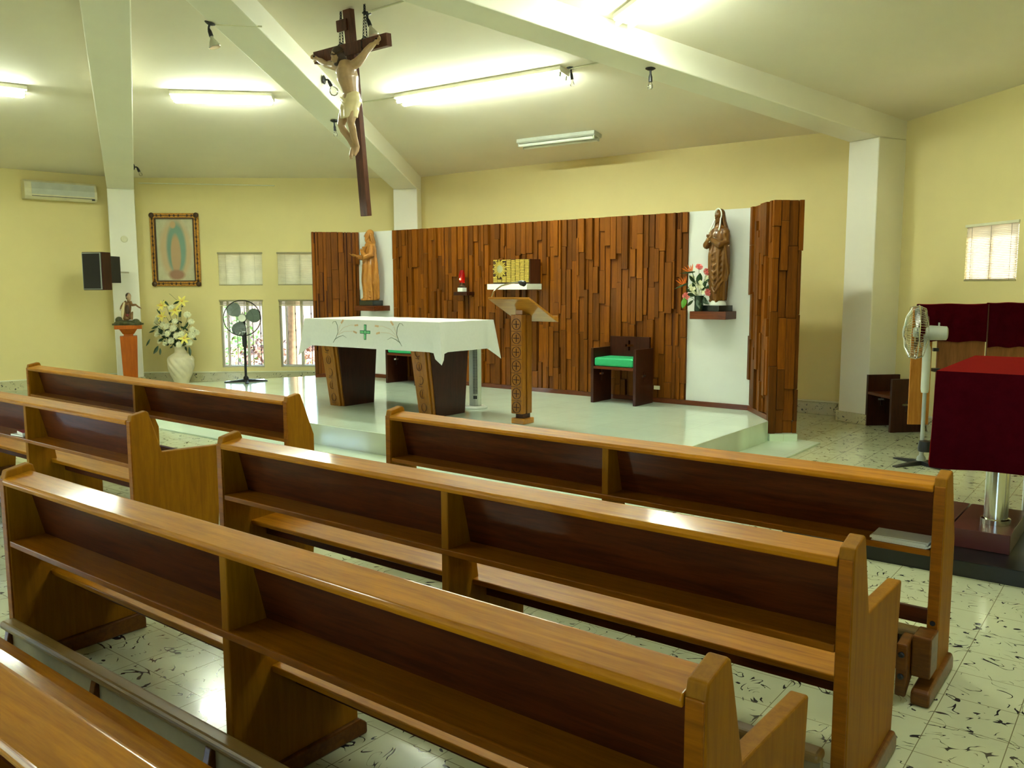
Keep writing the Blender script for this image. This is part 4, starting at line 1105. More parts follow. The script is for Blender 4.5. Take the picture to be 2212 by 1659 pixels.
mb.tube([(.025, 0, .36), (.04, -.005, .44)], [.026, .024], 8)
mb.tube([(.075, -.01, .385), (.12, -.04, .33), (.20, -.05, .335), (.25, -.055, .30)], [.028, .024, .018, .014], 8); hand(mb, (.25, -.055, .30), (.8, -.1, -.35), 1, .7, .3, (0, 0, -1))
mb.tube([(-.02, .02, .385), (-.08, .02, .35), (-.12, .0, .30)], [.028, .024, .016], 8); hand(mb, (-.12, 0, .30), (-.3, -.2, -1), 1, .7, .3, (1, 0, 0))
mb.build('body', 'tilma', kn_, remesh=.0065, smooth_it=1)
mb = MB(); head(mb, (.05, -.012, .465), .95, (0, 0, R(60))); mb.build('head', 'skin', kn_, remesh=.0055, smooth_it=1)
mb = MB(); mb.ball((.036, .0, .485), (.052, .055, .05), 14); mb.ball((.02, .005, .455), (.035, .04, .04), 12); mb.build('hair', 'hair', kn_, remesh=.006)
mb = MB()
mb.tube([(-.04, .02, .38), (-.075, .025, .28), (-.09, .03, .18), (-.085, .03, .08)], [.03, .045, .048, .04], 10); mb.build('white_cloak', 'loin', kn_, remesh=.007, smooth_it=2)
mb = MB(); mb.ball((.03, -.064, .25), (.045, .018, .085), 12); mb.build('cloak_front', 'golddark', kn_, smooth=True)
MT['robered'] = plain('dark_red_paint', (120, 40, 34), .5); mb = MB(); mb.ball((.03, -.066, .165), (.04, .02, .028), 10); mb.build('cloak_hem', 'robered', kn_, smooth=True)

# ceramic vase with spiral ribs
VV = Vector((-5.46, 13.86, 0))
def ribs(a, z): 
    w = max(0, min(1, (z - .06) / .1)) * max(0, min(1, (.47 - z) / .06)); return 1 + .10 * w * abs(math.sin(5 * (a + z * 4.2))) ** .6 - .02 * w
prof = [(.10, 0), (.115, .01), (.12, .04)] + [(.12 + .078 * math.sin(math.pi * min(1, t * .62 + .0)) ** 1.0, .05 + t * .40) for t in [i / 22 for i in range(1, 23)]] + [(.165, .475), (.13, .50), (.105, .512), (.092, .53), (.088, .56), (.092, .60), (.112, .625), (.120, .63), (.108, .63), (.085, .60)]
o = MB().lathe(prof, 96, None, None, ribs).build('floor_vase', 'vase', smooth=True); o.location = VV; tag(o, 'cream ceramic floor vase with swirling ribs full of white flowers', 'vase')
PXM = .00765
def vp(px, py, dy=0.0): return Vector((VV.x + (px - 390) * PXM, VV.y + dy, 1.561 + (622 - py) * PXM))
def C4(x, y): return (230 + x * .2411, 440 + y * .2411)
def mum_mesh(seed):
    rnd = random.Random(seed); mb = MB()
    for ring, (n, el, L, w) in enumerate(((20, 8, .062, .011), (18, 30, .058, .011), (14, 52, .05, .010), (9, 72, .042, .009))):
        for i in range(n):
            a = 2 * math.pi * (i + .5 * (ring % 2)) / n + rnd.uniform(-.08, .08); e = R(el + rnd.uniform(-6, 6))
            leaf_into(mb, (0, 0, 0), (math.cos(a) * math.cos(e), math.sin(a) * math.cos(e), math.sin(e)), L * rnd.uniform(.88, 1.05), w * .62, -.12, (0, 0, 1))
    mb.ball((0, 0, .006), (.026, .026, .022), 10)
    return mb
bm_ = mum_mesh(1)
proto = thing('chrysanthemum', 'round white chrysanthemum bloom in the tall cream vase', 'flower', VV, 0, 'white chrysanthemums in the tall vase')
bl = MB(); bl.add(bm_.v, bm_.f); blo = bl.build('bloom', 'mum', proto, smooth=False)
MB().tube([(0, 0, 0), (0, 0, -.05)], .004, 5).build('stem', 'leaf', proto)
mums = [(545, 1070), (655, 1100), (605, 1145), (530, 1150), (675, 1165), (720, 1150), (620, 1210), (560, 1228), (695, 1240), (500, 1105), (485, 1010), (765, 985), (672, 1040), (585, 1085), (790, 1045), (800, 1115), (790, 1165), (480, 1150), (485, 1215), (770, 1225), (650, 920), (440, 1100), (820, 1140), (460, 1050)]
rnd = random.Random(9)
for i, (x, y) in enumerate(mums):
    px, py = C4(x, y); p = vp(px, py); rel = (p - (VV + Vector((0, 0, .85)))); dy = -.16 + .35 * (abs(rel.x) / .35) ** 2 * .5 + rnd.uniform(-.04, .04); p.y = VV.y + dy
    t = proto if i == 0 else dup(proto)
    d = Vector((rel.x * 1.2, -.5, rel.z * .6 + .25)).normalized(); t.location = p
    t.rotation_euler = d.to_track_quat('Z', 'Y').to_euler(); s = rnd.uniform(1.0, 1.28); t.scale = (s, s, s)
lil = [((570, 900), 'yellow lily at the upper left of the tall bouquet'), ((680, 945), 'yellow lily in the upper middle of the tall bouquet'), ((710, 865), 'yellow lily topmost in the tall bouquet'), ((565, 995), 'large yellow lily left of centre in the tall bouquet'), ((745, 1190), 'yellow lily low at the right of the tall bouquet')]
lp0 = None
for i, ((x, y), lb) in enumerate(lil):
    px, py = C4(x, y); p = vp(px, py, -.2 if i != 2 else -.05); 
    if lp0 is None:
        lp0 = thing('lily', lb, 'flower', p, 0, 'yellow lilies in the tall vase'); mb = MB()
        for q in range(6):
            a = q * math.pi / 3; e = R(28 if q % 2 else 20); leaf_into(mb, (0, 0, 0), (math.cos(a) * math.cos(e), math.sin(a) * math.cos(e), math.sin(e)), .105, .022 if q % 2 else .018, .25, (0, 0, 1))
        mb.build('petals', 'lily', lp0); mb = MB()
        for q in range(6):
            a = q * 1.05 + .4; e = Vector((.02 * math.cos(a), .02 * math.sin(a), .06)); mb.tube([(0, 0, 0), e], .0012, 4); mb.ball(e, (.003, .003, .006), 6)
        mb.build('stamens', 'orange', lp0); t = lp0
        MB().tube([(0, 0, 0), (0, 0, -.06)], .004, 5).build('stem', 'leaf', t)
    else: t = dup(lp0, p, None, lb)
    t.location = p; d = Vector(((px - 388) * .02, -1, .45)).normalized(); t.rotation_euler = d.to_track_quat('Z', 'Y').to_euler()
mb = MB(); rnd = random.Random(31); top = VV + Vector((0, 0, .60))
for i, (x, y) in enumerate(mums + [l[0] for l in lil]):
    p = vp(*C4(x, y)); p.y = VV.y - .06; m = (p + top) / 2 + Vector((0, 0, .06)); mb.tube([p, m, top + Vector((rnd.uniform(-.05, .05), rnd.uniform(-.05, .05), 0))], .003, 4)
    for k in range(3):
        q = top.lerp(p, rnd.uniform(.3, .95)); leaf_into(mb, q, (rnd.uniform(-1, 1), rnd.uniform(-1, .1), rnd.uniform(-.6, .9)), rnd.uniform(.08, .14), rnd.uniform(.014, .024), .2, (0, 1, 0))
for (x, y), d, L, w in (((440, 1190), (-.45, -.2, -1), .13, .016), ((510, 1250), (-.5, -.2, -1), .15, .028), ((525, 1270), (.1, -.2, -1), .12, .018), ((780, 1260), (.25, -.2, -1), .16, .025), ((620, 900), (-.6, -.1, .8), .12, .018), ((660, 885), (.7, -.1, .3), .13, .018), ((545, 975), (-.5, -.1, .9), .10, .016), ((730, 1110), (.6, -.2, .5), .12, .02)):
    leaf_into(mb, vp(*C4(x, y), -.18), d, L, w, .15, (0, 1, 0))
mb.tube([vp(*C4(690, 880)), vp(*C4(645, 845)), vp(*C4(610, 810)), vp(*C4(590, 795))], .0025, 4)
o = mb.build('bouquet_foliage', 'leaf', kind='stuff'); tag(o, 'green leaves and stems of the bouquet in the tall cream vase', 'leaves')

# framed painting
pc = on_left('framed_painting', 'framed religious painting in a carved gilt frame on the left wall', 'painting', .455, -.0, 0)
x0, x1, z0, z1 = 0, .795, 1.612, 2.812; w = .085
mb = MB()
for a, b, c, d in ((x0, x1, z0, z0 + w), (x0, x1, z1 - w, z1), (x0, x0 + w, z0 + w, z1 - w), (x1 - w, x1, z0 + w, z1 - w)): mb.box(a, b, -.045, -.0, c, d)
fr_ = mb.build('frame', 'gold', pc, bevel=.008)
mb = MB()
for a, b, c, d in ((x0 + w, x1 - w, z0 + w - .012, z0 + w + .008), (x0 + w, x1 - w, z1 - w - .008, z1 - w + .012), (x0 + w - .012, x0 + w + .008, z0 + w, z1 - w), (x1 - w - .008, x1 - w + .012, z0 + w, z1 - w)): mb.box(a, b, -.05, -.02, c, d)
mb.build('inner_bead', 'golddark', fr_)
mb = MB(); rnd = random.Random(2)
for k in range(56):
    t = (k + .5) / 56
    per = t * (2 * (x1 - x0) + 2 * (z1 - z0))
    if per < x1 - x0: p = (x0 + per, z0 + .04)
    elif per < (x1 - x0) + (z1 - z0): p = (x1 - .04, z0 + per - (x1 - x0))
    elif per < 2 * (x1 - x0) + (z1 - z0): p = (x1 - (per - (x1 - x0) - (z1 - z0)), z1 - .04)
    else: p = (x0 + .04, z1 - (per - 2 * (x1 - x0) - (z1 - z0)))
    if k % 4 != 3: mb.ball((p[0], -.048, p[1]), (.016, .012, .022), 8)
for cx in (x0 + .035, x1 - .035):
    for cz in (z0 + .035, z1 - .035): mb.ball((cx, -.048, cz), (.045, .02, .045), 10)
for a, b, c, d in ((x0 + .03, x1 - .03, z0 + .034, z0 + .046), (x0 + .03, x1 - .03, z1 - .046, z1 - .034), (x0 + .034, x0 + .046, z0 + .03, z1 - .03), (x1 - .046, x1 - .034, z0 + .03, z1 - .03)): mb.box(a, b, -.049, -.044, c, d)
mb.build('carved_ornament', 'golddark', fr_, smooth=True)
t = NT('painting_canvas'); t.set(Roughness=.5); tc = t.node('TexCoord'); sx = t.node('SeparateXYZ'); t.link(tc.outputs['Generated'], sx.inputs[0])
xx, zz = sx.outputs['X'], sx.outputs['Z']; nz = t.noise(tc.outputs['Generated'], 6, 4)
def ell(cx, cz, rx, rz, soft=.12, wob=.12):
    a = t.math('POWER', t.math('ABSOLUTE', t.math('DIVIDE', t.math('SUBTRACT', xx, cx), rx)), 2.0); b = t.math('POWER', t.math('ABSOLUTE', t.math('DIVIDE', t.math('SUBTRACT', zz, cz), rz)), 2.0)
    s_ = t.math('ADD', t.math('ADD', a, b), t.math('MULTIPLY', t.math('SUBTRACT', nz, .5), wob)); r = t.ramp(t.math('MULTIPLY', s_, .7), [(max(0, .7 - soft * 2), (1, 1, 1)), (.78, (0, 0, 0))]); return r
c = t.ramp(nz, [(.3, lin((176, 172, 138))), (.7, lin((196, 192, 156)))])
c = t.mix(ell(.5, .5, .44, .50), c, lin((188, 164, 124)))
c = t.mix(ell(.52, .52, .27, .44), c, lin((112, 146, 128)))
c = t.mix(ell(.5, .43, .14, .33), c, lin((176, 146, 106)))
c = t.mix(ell(.45, .90, .085, .065, .2, .02), c, lin((188, 156, 112)))
c = t.mix(ell(.5, .10, .24, .09, .2, .5), c, lin((150, 110, 84)))
t.color(c)
MB().box(x0 + w, x1 - w, -.016, -.01, z0 + w, z1 - w).build('canvas', t.m, pc)

# air conditioner
aLL = ang_of(V0, VL)
ac = thing('air_conditioner', 'cream split air conditioner high on the far left wall', 'air conditioner', (V0.x, V0.y, 0), aLL)
MB().prism([(-.0, 2.945), (-.15, 2.945), (-.19, 2.99), (-.20, 3.10), (-.18, 3.20), (-.14, 3.232), (0, 3.232)], 3.66, 4.70, 'x').build('housing', 'offwhite', ac, bevel=.012, seg=3)
MB().prism([(-.198, 3.02), (-.206, 3.10), (-.190, 3.20), (-.186, 3.20), (-.195, 3.10), (-.19, 3.02)], 3.76, 4.66, 'x').build('front_panel', 'lightgrey', ac)
MB().box(3.76, 4.66, -.196, -.17, 2.988, 2.996).build('air_slot', 'black', ac)
MB().box(4.62, 4.66, -.199, -.17, 2.968, 2.984).build('display', 'black', ac)
# wall speaker hung on the column side
spk = thing('wall_speaker', 'black wall speaker with pale edging beside the left column', 'speaker', (-6.20, 12.90, 0), R(-8))
e_ = Matrix.Identity(4)
MB().box(-.33, 0, 0, .22, 1.55, 2.125).build('cabinet', 'darkwood', spk, bevel=.006)
MB().box(-.325, -.02, -.012, 0, 1.56, 2.115).build('edging', 'steel', spk); MB().box(-.312, -.033, -.018, 0, 1.573, 2.102).build('grille', 'black', spk)
MB().box(-.10, 0, .22, .46, 1.66, 2.07).build('bracket', 'black', spk, bevel=.006); MB().tube([(-.05, .44, 1.83), (-.12, .85, 1.83)], .014, 8).build('bracket_arm', 'alu', spk)
# round cover on the column face, curtain rod
d_ = (APEX - VL).normalized(); aB = math.atan2(d_.y, d_.x)
o = MB().lathe([(.055, 0), (.055, .012), (.045, .022), (.0, .024)], 28, Matrix.Translation((.4, .015, 2.37)) @ Matrix.Rotation(R(90), 4, 'Y')).build('round_cover', 'trimwhite', smooth=True)
frame_on(o, VL, aB); tag(o, 'round white cover plate on the left column', 'cover plate')
o = MB().tube([(.31, -.03, 3.30), (2.52, -.03, 3.262)], .010, 8).build('curtain_rail', 'trimwhite', smooth=True); frame_on(o, VL, aL); tag(o, 'thin white curtain rail near the ceiling of the left wall', 'curtain rail')

# ---------------------------------------------------------------- pedestal fans
def fan(label, loc, base_z, hub, head_dir, Rg, body, pole, tint, blades='blade', foot='black', mast_split=.55):
    f = thing('pedestal_fan', label, 'fan', (loc[0], loc[1], base_z), 0)
    for k in range(2):
        mb = MB().prism([(-.30, 0), (-.30, .012), (-.05, .04), (.05, .04), (.30, .012), (.30, 0)], -.024, .024, 'y'); o = mb.build('foot', foot, f, bevel=.004); o.rotation_euler = (0, 0, R(20 + 90 * k))
    H = hub[2]
    MB().lathe([(.04, .04), (.035, .07), (.018, .09), (.016, H * mast_split)], 14).build('lower_pole', pole[0], f, smooth=True)
    MB().lathe([(.028, H * mast_split), (.034, H * mast_split + .03), (.034, H - .16), (.026, H - .12)], 14).build('control_box', pole[1], f, smooth=True)
    MB().tube([(0, 0, H - .13), (hub[0] * .2, hub[1] * .2, H - .02)], .024, 10).build('neck', pole[1], f, smooth=True)
    d = Vector(head_dir).normalized(); M = frame_at((hub[0], hub[1], H), d)
    MB().lathe([(.045, -.20), (.06, -.19), (.065, -.06), (.04, -.03)], 20, M).build('motor', body, f, smooth=True)
    MB().tube([M @ Vector((0, 0, -.13)) + Vector((0, 0, .06)), M @ Vector((0, 0, -.13)) + Vector((0, 0, .09))], .008, 8).build('knob', body, f)
    g = MB()
    for k in range(3):
        a0 = k * 2.094 + .5; vs = []
        for i in range(9):
            r = .04 + (Rg - .045) * i / 8; wd = .95 * math.sin(math.pi * min(1, .12 + .80 * i / 8)) ** .6 * .62
            for j in range(7):
                a = a0 + (j / 6 - .5) * wd * 2.1; vs.append((r * math.cos(a), r * math.sin(a), .035 + .05 * (j / 6 - .5) * (r / Rg)))
        g.add(vs, [(i * 7 + j, i * 7 + j + 1, i * 7 + j + 8, i * 7 + j + 7) for i in range(8) for j in range(6)], M)
    g.build('blades', blades, f, smooth=True)
    MB().lathe([(.045, .02), (.045, .06), (.03, .07), (0, .072)], 20, M).build('hub', body, f, smooth=True)
    cg = thing_part('guard', f)
    mb = MB()
    ring = lambda r, z, rr: mb.tube([M @ Vector((r * math.cos(a * math.pi / 20), r * math.sin(a * math.pi / 20), z)) for a in range(41)], rr, 5)
    ring(Rg, .035, .0052); ring(Rg * .97, .10, .0022); ring(Rg * .6, .13, .0012); ring(Rg * .62, -.04, .0012); ring(.05, .145, .003)
    mb.build('guard_ring', tint, f, smooth=True)
    mb = MB(); nsp = 60
    for k in range(nsp):
        a = 2 * math.pi * k / nsp; c_, s_ = math.cos(a), math.sin(a)
        mb.tube([M @ Vector((.045 * c_, .045 * s_, .145)), M @ Vector((Rg * .6 * c_, Rg * .6 * s_, .13)), M @ Vector((Rg * .95 * c_, Rg * .95 * s_, .09)), M @ Vector((Rg * c_, Rg * s_, .035)), M @ Vector((Rg * .9 * c_, Rg * .9 * s_, -.02)), M @ Vector((.06 * c_, .06 * s_, -.05))], 0.0007 if tint == 'iron' else .0016, 4)
    mb.build('guard_wires', tint, f)
    MB().lathe([(.05, .140), (.052, .150), (0, .156)], 24, M).build('badge', body, f, smooth=True)
    return f
def thing_part(n_, f): return None
fan('black pedestal fan on the dais in front of the left window', (-3.86, 12.17), ZD, (0, -.06, .925), (.28, -1, .03), .255, 'lightgrey', ('iron', 'black'), 'iron', blades='bladedark')
f2 = fan('grey pedestal fan seen from the side in front of the red draped furniture', (3.60, 7.30), 0, (-.05, .0, 1.165), (-.93, .36, .02), .232, 'lightgrey', ('steel', 'lightgrey'), 'chrome', blades='bladedark')
MB().lathe([(.0, .17), (.055, .16), (.06, .19), (.05, .25), (.0, .26)], 20, Matrix.Translation((-.02, -.1, -.02))).build('cord_reel', 'black', f2, smooth=True)

# ---------------------------------------------------------------- right side: platform, draped table, boards
Bx = Vector((2.735, 4.506, 0))
def flat(name, pts, z0, z1, mat, bevel=.004):
    o = MB().prism([(p.x, p.y) for p in pts], z0, z1, 'z').build(name, mat, bevel=bevel); return o
q = Vector((2.397, 4.435, 0))
pl = thing('low_platform', 'low black platform with slatted right part under the red draped table', 'platform', (q.x, q.y, 0), A38)
MB().box(-.95, 1.1, 0, 1.25, 0, .088).build('deck', 'blackgloss', pl, bevel=.004)
mb = MB()
for k in range(16): mb.box(.48 + .036 * k, .508 + .036 * k, .03, 1.1, .088, .100)
mb.build('slats', 'blackgloss', pl, bevel=.003)
bx = thing('maroon_step', 'maroon laminate board lying on the black platform beneath the chrome leg', 'board', (2.735, 4.506, .0885), A38)
MB().box(-.30, 0, 0, .66, 0, .108).build('panel', 'maroon', bx, bevel=.003); MB().box(-1.0, -.309, 0, .66, 0, .108).build('panel', 'maroon', bx, bevel=.003)
TQ = Vector((2.43, 4.79, 0))
TA = R(-37)
tbx = Vector((math.cos(TA), math.sin(TA), 0)); tby = Vector((-tbx.y, tbx.x, 0))
dt = thing('draped_table', 'tall table on chrome tube legs hidden under a dark red cloth', 'table', TQ, TA)
MB().box(.02, 1.15, .02, 1.30, 1.045, 1.075).build('table_top', 'panelwood', dt)
def leg(x, y, zb):
    MB().lathe([(.078, zb), (.078, zb + .03), (.062, zb + .034), (.062, 1.045)], 28, Matrix.Translation((x, y, 0))).build('leg', 'chrome', dt, smooth=True)
leg(.31, .20, .1975); leg(.44, .82, .0885); leg(.98, .16, .101); leg(1.02, 1.1, .0)
def drape(name, label, x0, x1, y0, y1, zt, zh, org, ang, mat, flare=.05, ph=0.0, sides=(1, 1, 1, 1)):
    mb = MB(); nx, ny = 24, 24
    vs = [(x0 + (x1 - x0) * i / nx, y0 + (y1 - y0) * j / ny, zt) for j in range(ny + 1) for i in range(nx + 1)]
    mb.add(vs, [(j * (nx + 1) + i, j * (nx + 1) + i + 1, (j + 1) * (nx + 1) + i + 1, (j + 1) * (nx + 1) + i) for j in range(ny) for i in range(nx)])
    loop = []
    def seg(a, b, n, fx_, fy_):
        for i in range(n):
            t = i / n; loop.append((a[0] + (b[0] - a[0]) * t, a[1] + (b[1] - a[1]) * t, fx_, fy_))
    seg((x0, y0), (x1, y0), nx, 0, -1); seg((x1, y0), (x1, y1), ny, 1, 0); seg((x1, y1), (x0, y1), nx, 0, 1); seg((x0, y1), (x0, y0), ny, -1, 0)
    m = len(loop); rows = 12; vs = []
    for r in range(rows + 1):
        s = r / rows
        for k, (x, y, fx_, fy_) in enumerate(loop):
            dc = min(abs(x - x0) + abs(y - y0), abs(x - x1) + abs(y - y0), abs(x - x0) + abs(y - y1), abs(x - x1) + abs(y - y1))
            wv = (math.sin(k * .8 + ph) * .5 + math.sin(k * .37 + 1 + ph) * .6) * flare * s * .7
            out = .012 * (min(1, s * 6)) + max(-.008, wv) + flare * .5 * s * math.exp(-(dc / .15) ** 2)
            cx = (x - (x0 + x1) / 2) / (x1 - x0) * 2; cy = (y - (y0 + y1) / 2) / (y1 - y0) * 2
            ox = fx_ * out; oy = fy_ * out
            vs.append((x + ox, y + oy, zt - (zt - zh) * s))
    mb.add(vs, [(r * m + i, r * m + (i + 1) % m, (r + 1) * m + (i + 1) % m, (r + 1) * m + i) for r in range(rows) for i in range(m)])
    o = mb.build(name, mat, smooth=True, merge=True); o.location = org; o.rotation_euler = (0, 0, ang); return tag(o, label, 'cloth')
drape('table_drape', 'dark red cloth hanging over the tall table at the right edge', -.005, 1.18, -.005, 1.33, 1.083, .535, TQ, TA, 'red2', .055)
# boards behind with their own red cloths
CX = Vector((3.62, 7.62, 0)); CA = R(-5)
bd = thing('folding_board', 'upright orange and brown wooden boards behind the grey fan', 'board', CX, CA)
MB().box(.0, .02, .0, .0, .3, .3)
o = MB().box(-.01, .17, -.02, .0, .31, 1.385).build('side_leaf', 'panelwood', bd, bevel=.003)
MB().box(.215, .625, -.02, .0, .30, 1.385).build('leaf', 'panelwood2', bd, bevel=.003)
MB().box(.64, 1.02, -.02, .0, .30, 1.40).build('leaf', 'panelwood2', bd, bevel=.003)
for x in (.30, .58, .95): MB().box(x - .02, x + .02, -.02, .06, 0, .31).build('leg', 'kneel', bd)
MB().box(.18, .225, -.03, .0, .98, 1.01).build('hinge', 'black', bd); MB().box(.17, .22, -.09, -.02, .80, .83).build('hinge', 'black', bd)
def hang(label, x0, x1, z0, z1, mat, ph):
    mb = MB(); nx, nz = 26, 10; vs = []
    for side, yy in ((0, -.034), (1, .016)):
        pass
    rows = []
    for k in range(nz + 1): rows.append((-.034 - .004 * (1 - k / nz), z0 + (z1 - z0) * k / nz))
    rows += [(-.025, z1 + .008), (-.005, z1 + .011), (.014, z1 + .006)] + [(.018, z1 - .25 * k) for k in (.3, 1)]
    for (y, z) in rows:
        for i in range(nx + 1):
            x = x0 + (x1 - x0) * i / nx; w = .008 * math.sin(i * .7 + ph) * max(0, min(1, (z1 - z) / .2)) + .004 * math.sin(i * 1.9 + ph)
            vs.append((x, y - abs(w) if y < 0 else y + .002, z - (.006 * math.sin(i * .5 + ph) if z < z0 + .02 else .003 * math.sin(i * .4))))
    mb.add(vs, [(j * (nx + 1) + i, j * (nx + 1) + i + 1, (j + 1) * (nx + 1) + i + 1, (j + 1) * (nx + 1) + i) for j in range(len(rows) - 1) for i in range(nx)])
    o = mb.build('board_cloth', mat, smooth=True); o.location = CX; o.rotation_euler = (0, 0, CA); tag(o, label, 'cloth', 'red cloths over the boards')
hang('dark red cloth over the board behind the grey fan', .03, .622, 1.07, 1.395, 'red', 0.3)
hang('dark red cloth over the right board, touching the picture edge', .632, 1.03, 1.02, 1.405, 'red2', 2.0)

# ---------------------------------------------------------------- crucifix hanging on chains
CC = Vector((-1.455, 7.99, 3.735))
cx_ = thing('crucifix', 'large dark wooden crucifix with a painted figure, hung on chains', 'crucifix', CC, 0, None, rot=(R(-5.0), 0, A38))
cx_.rotation_euler = (Matrix.Rotation(A38, 4, 'Z') @ Matrix.Rotation(R(5.0), 4, 'X')).to_euler()
pst = MB().box(-.075, .025, .0, .055, -1.50, .345).build('upright', 'cross', cx_, bevel=.004)
MB().box(-.52, .475, -.012, .05, -.055, .055).build('crossbar', 'cross', cx_, bevel=.004)
MB().box(-.155, -.02, -.02, .0, .165, .265).build('plaque', 'cross', cx_, bevel=.004)
# figure
mb = MB(); y = -.075
sh = (-.005, y, -.155)
mb.tube([(.0, y - .005, -.125), (.012, y - .02, -.20), (.028, y - .025, -.275), (.038, y - .02, -.345), (.042, y - .015, -.40), (.04, y - .01, -.455), (.035, y - .01, -.50)], [.060, .092, .098, .080, .070, .082, .078], 16)
mb.ball((.02, y - .03, -.22), (.105, .06, .075), 16); mb.ball((.04, y - .01, -.46), (.09, .065, .06), 14)
for sx in (-1, 1):
    mb.ball((.012 + sx * .045, y - .065, -.205), (.045, .025, .035), 10)
    for k in range(3): mb.tube([(.02 + sx * .02, y - .085, -.265 - .022 * k), (.025 + sx * .085, y - .04, -.275 - .024 * k)], [.006, .008], 6)
hL = Vector((-.455, -.03, -.01)); hR = Vector((.385, -.03, .0))
mb.tube([(-.07, y, -.165), (-.14, y, -.14), (-.235, y + .005, -.115), (-.285, y + .005, -.10), (-.37, y + .02, -.055), (-.425, y + .03, -.03)], [.045, .043, .033, .029, .028, .018], 12)
mb.tube([(.085, y, -.165), (.15, y, -.15), (.225, y + .005, -.105), (.265, y + .005, -.075), (.325, y + .02, -.035), (.362, y + .03, -.02)], [.045, .043, .034, .030, .028, .018], 12)
hand(mb, (-.425, y + .028, -.028), (-1, .1, .45), 1, .95, .45, (.1, -1, .1)); hand(mb, (.362, y + .028, -.018), (1, .1, .5), -1, .95, .45, (-.1, -1, .1))
mb.tube([(-.002, y - .01, -.14), (-.02, y - .03, -.085)], [.034, .030], 10)
# legs, knees forward, feet crossed
mb.tube([(.0, y - .01, -.48), (-.030, y - .055, -.58), (-.050, y - .085, -.675), (-.042, y - .070, -.72), (-.004, y - .035, -.80), (.014, y - .015, -.885)], [.056, .048, .036, .034, .032, .020], 12)
mb.tube([(.075, y - .01, -.48), (.082, y - .055, -.58), (.078, y - .08, -.665), (.074, y - .065, -.71), (.048, y - .030, -.79), (.052, y + .0, -.875)], [.056, .048, .036, .034, .032, .020], 12)
mb.tube([(.012, y - .012, -.875), (.016, y - .035, -.915), (.024, y - .068, -.965)], [.024, .026, .019], 10)
mb.tube([(.046, y + .004, -.865), (.044, y - .012, -.905), (.036, y - .040, -.950)], [.024, .026, .019], 10)
for k in range(5): mb.tube([(.010 + k * .008, y - .064, -.958), (.012 + k * .0085, y - .074, -.985)], .0055, 6)
mb.build('body', 'skin', cx_, remesh=.0058, smooth_it=2)
hm = Matrix.Translation((-.055, y - .065, -.045))
mb = MB(); hM = head(mb, (-.052, y - .058, -.068), .98, (R(26), R(22), R(-26)), beard=False); mb.build('head', 'skin', cx_, remesh=.0052, smooth_it=1)
mb = MB(); mb.ball((0, .020, .022), (.054, .060, .058), 16, hM)
mb.ball((0, -.038, -.058), (.026, .022, .024), 10, hM)
for x in (-1, 1):
    mb.tube([(x * .038, -.006, -.015), (x * .034, -.028, -.045), (x * .014, -.042, -.062)], [.008, .012, .012], 7, hM)
    for k in range(3): mb.tube([(x * .045, .0 + k * .018, .02), (x * .054, .012 + k * .015, -.04), (x * .058, .02 + k * .012, -.10), (x * .05, .02 + k * .01, -.14)], [.014, .018, .017, .008], 7, hM)
mb.build('hair', 'hair', cx_, remesh=.006, smooth_it=1)
mb = MB(); mb.tube([hM @ Vector((.056 * math.cos(a / 3), .012 + .058 * math.sin(a / 3), .035 + .004 * math.sin(a * 2.2))) for a in range(20)], .007, 6)
for a in range(16):
    b = Vector((.056 * math.cos(a * .4), .012 + .058 * math.sin(a * .4), .035)); mb.tube([hM @ b, hM @ (b * 1.22 + Vector((0, 0, .012 * (-1) ** a)))], [.0035, .0008], 5)
mb.build('thorn_crown', 'golddark', cx_)
mb = MB()
S2 = [(-.625, .030, y - .055, .098, .062, 1), (-.55, .035, y - .045, .102, .072, 1), (-.48, .040, y - .020, .105, .078, .8), (-.42, .042, y - .014, .088, .070, .5), (-.395, .042, y - .014, .078, .060, .2)]
robe(mb, dense(S2, 5), 6, .05, 5, n=56)
for k in range(5): mb.tube([(-.045, y - .07, -.43 - k * .028), (.03, y - .10, -.47 - k * .033), (.10, y - .08, -.53 - k * .02), (.135, y - .03, -.56)], [.007, .010, .010, .006], 6)
mb.build('loincloth', 'loin', cx_, remesh=.006, smooth_it=1)
for p in ((-.455, -.055, .0), (.395, -.055, .01)): MB().ball(p, (.008, .02, .008), 8).build('nail', 'iron', cx_)
# chains: a doubled chain at each side, from the ceiling round the crossbar
def chain(x, ztop, label):
    Mx = cx_.rotation_euler.to_matrix()
    o = thing('hanging_chain', label, 'chain', CC + Mx @ Vector((x, .02, .0)), A38, 'chains holding the crucifix')
    for s_ in (-1, 1):
        mb = MB(); z = .075; k = 0
        while z < ztop:
            t = z / ztop; xx = s_ * .028 * (1 - t); w = .008; l_ = .017
            pts = []
            for a in range(13):
                b = a / 12 * 6.2832; u_, v_ = w * math.cos(b), l_ * math.sin(b); pts.append((xx + (u_ if k % 2 else 0), (0 if k % 2 else u_), z + v_))
            mb.tube(pts, .0028, 5); z += .026; k += 1
        mb.build('strand', 'iron', o, smooth=True)
    mb = MB()
    for k in range(14):
        b = k / 14 * 6.2832; c_ = Vector((.0, .045 * math.cos(b), .075 * math.sin(b))); pts = []
        tdir = Vector((0, -math.sin(b), math.cos(b))); sdir = Vector((1, 0, 0)) if k % 2 else Vector((0, math.cos(b), math.sin(b)))
        for a in range(13):
            g = a / 12 * 6.2832; pts.append(c_ + tdir * .017 * math.cos(g) + sdir * .007 * math.sin(g))
        mb.tube(pts, .0028, 5)
    mb.build('loop', 'iron', o, smooth=True)
chain(-.155, .375, 'dark iron chain holding the left side of the crucifix crossbar')
chain(.165, .375, 'dark iron chain holding the right side of the crucifix crossbar')

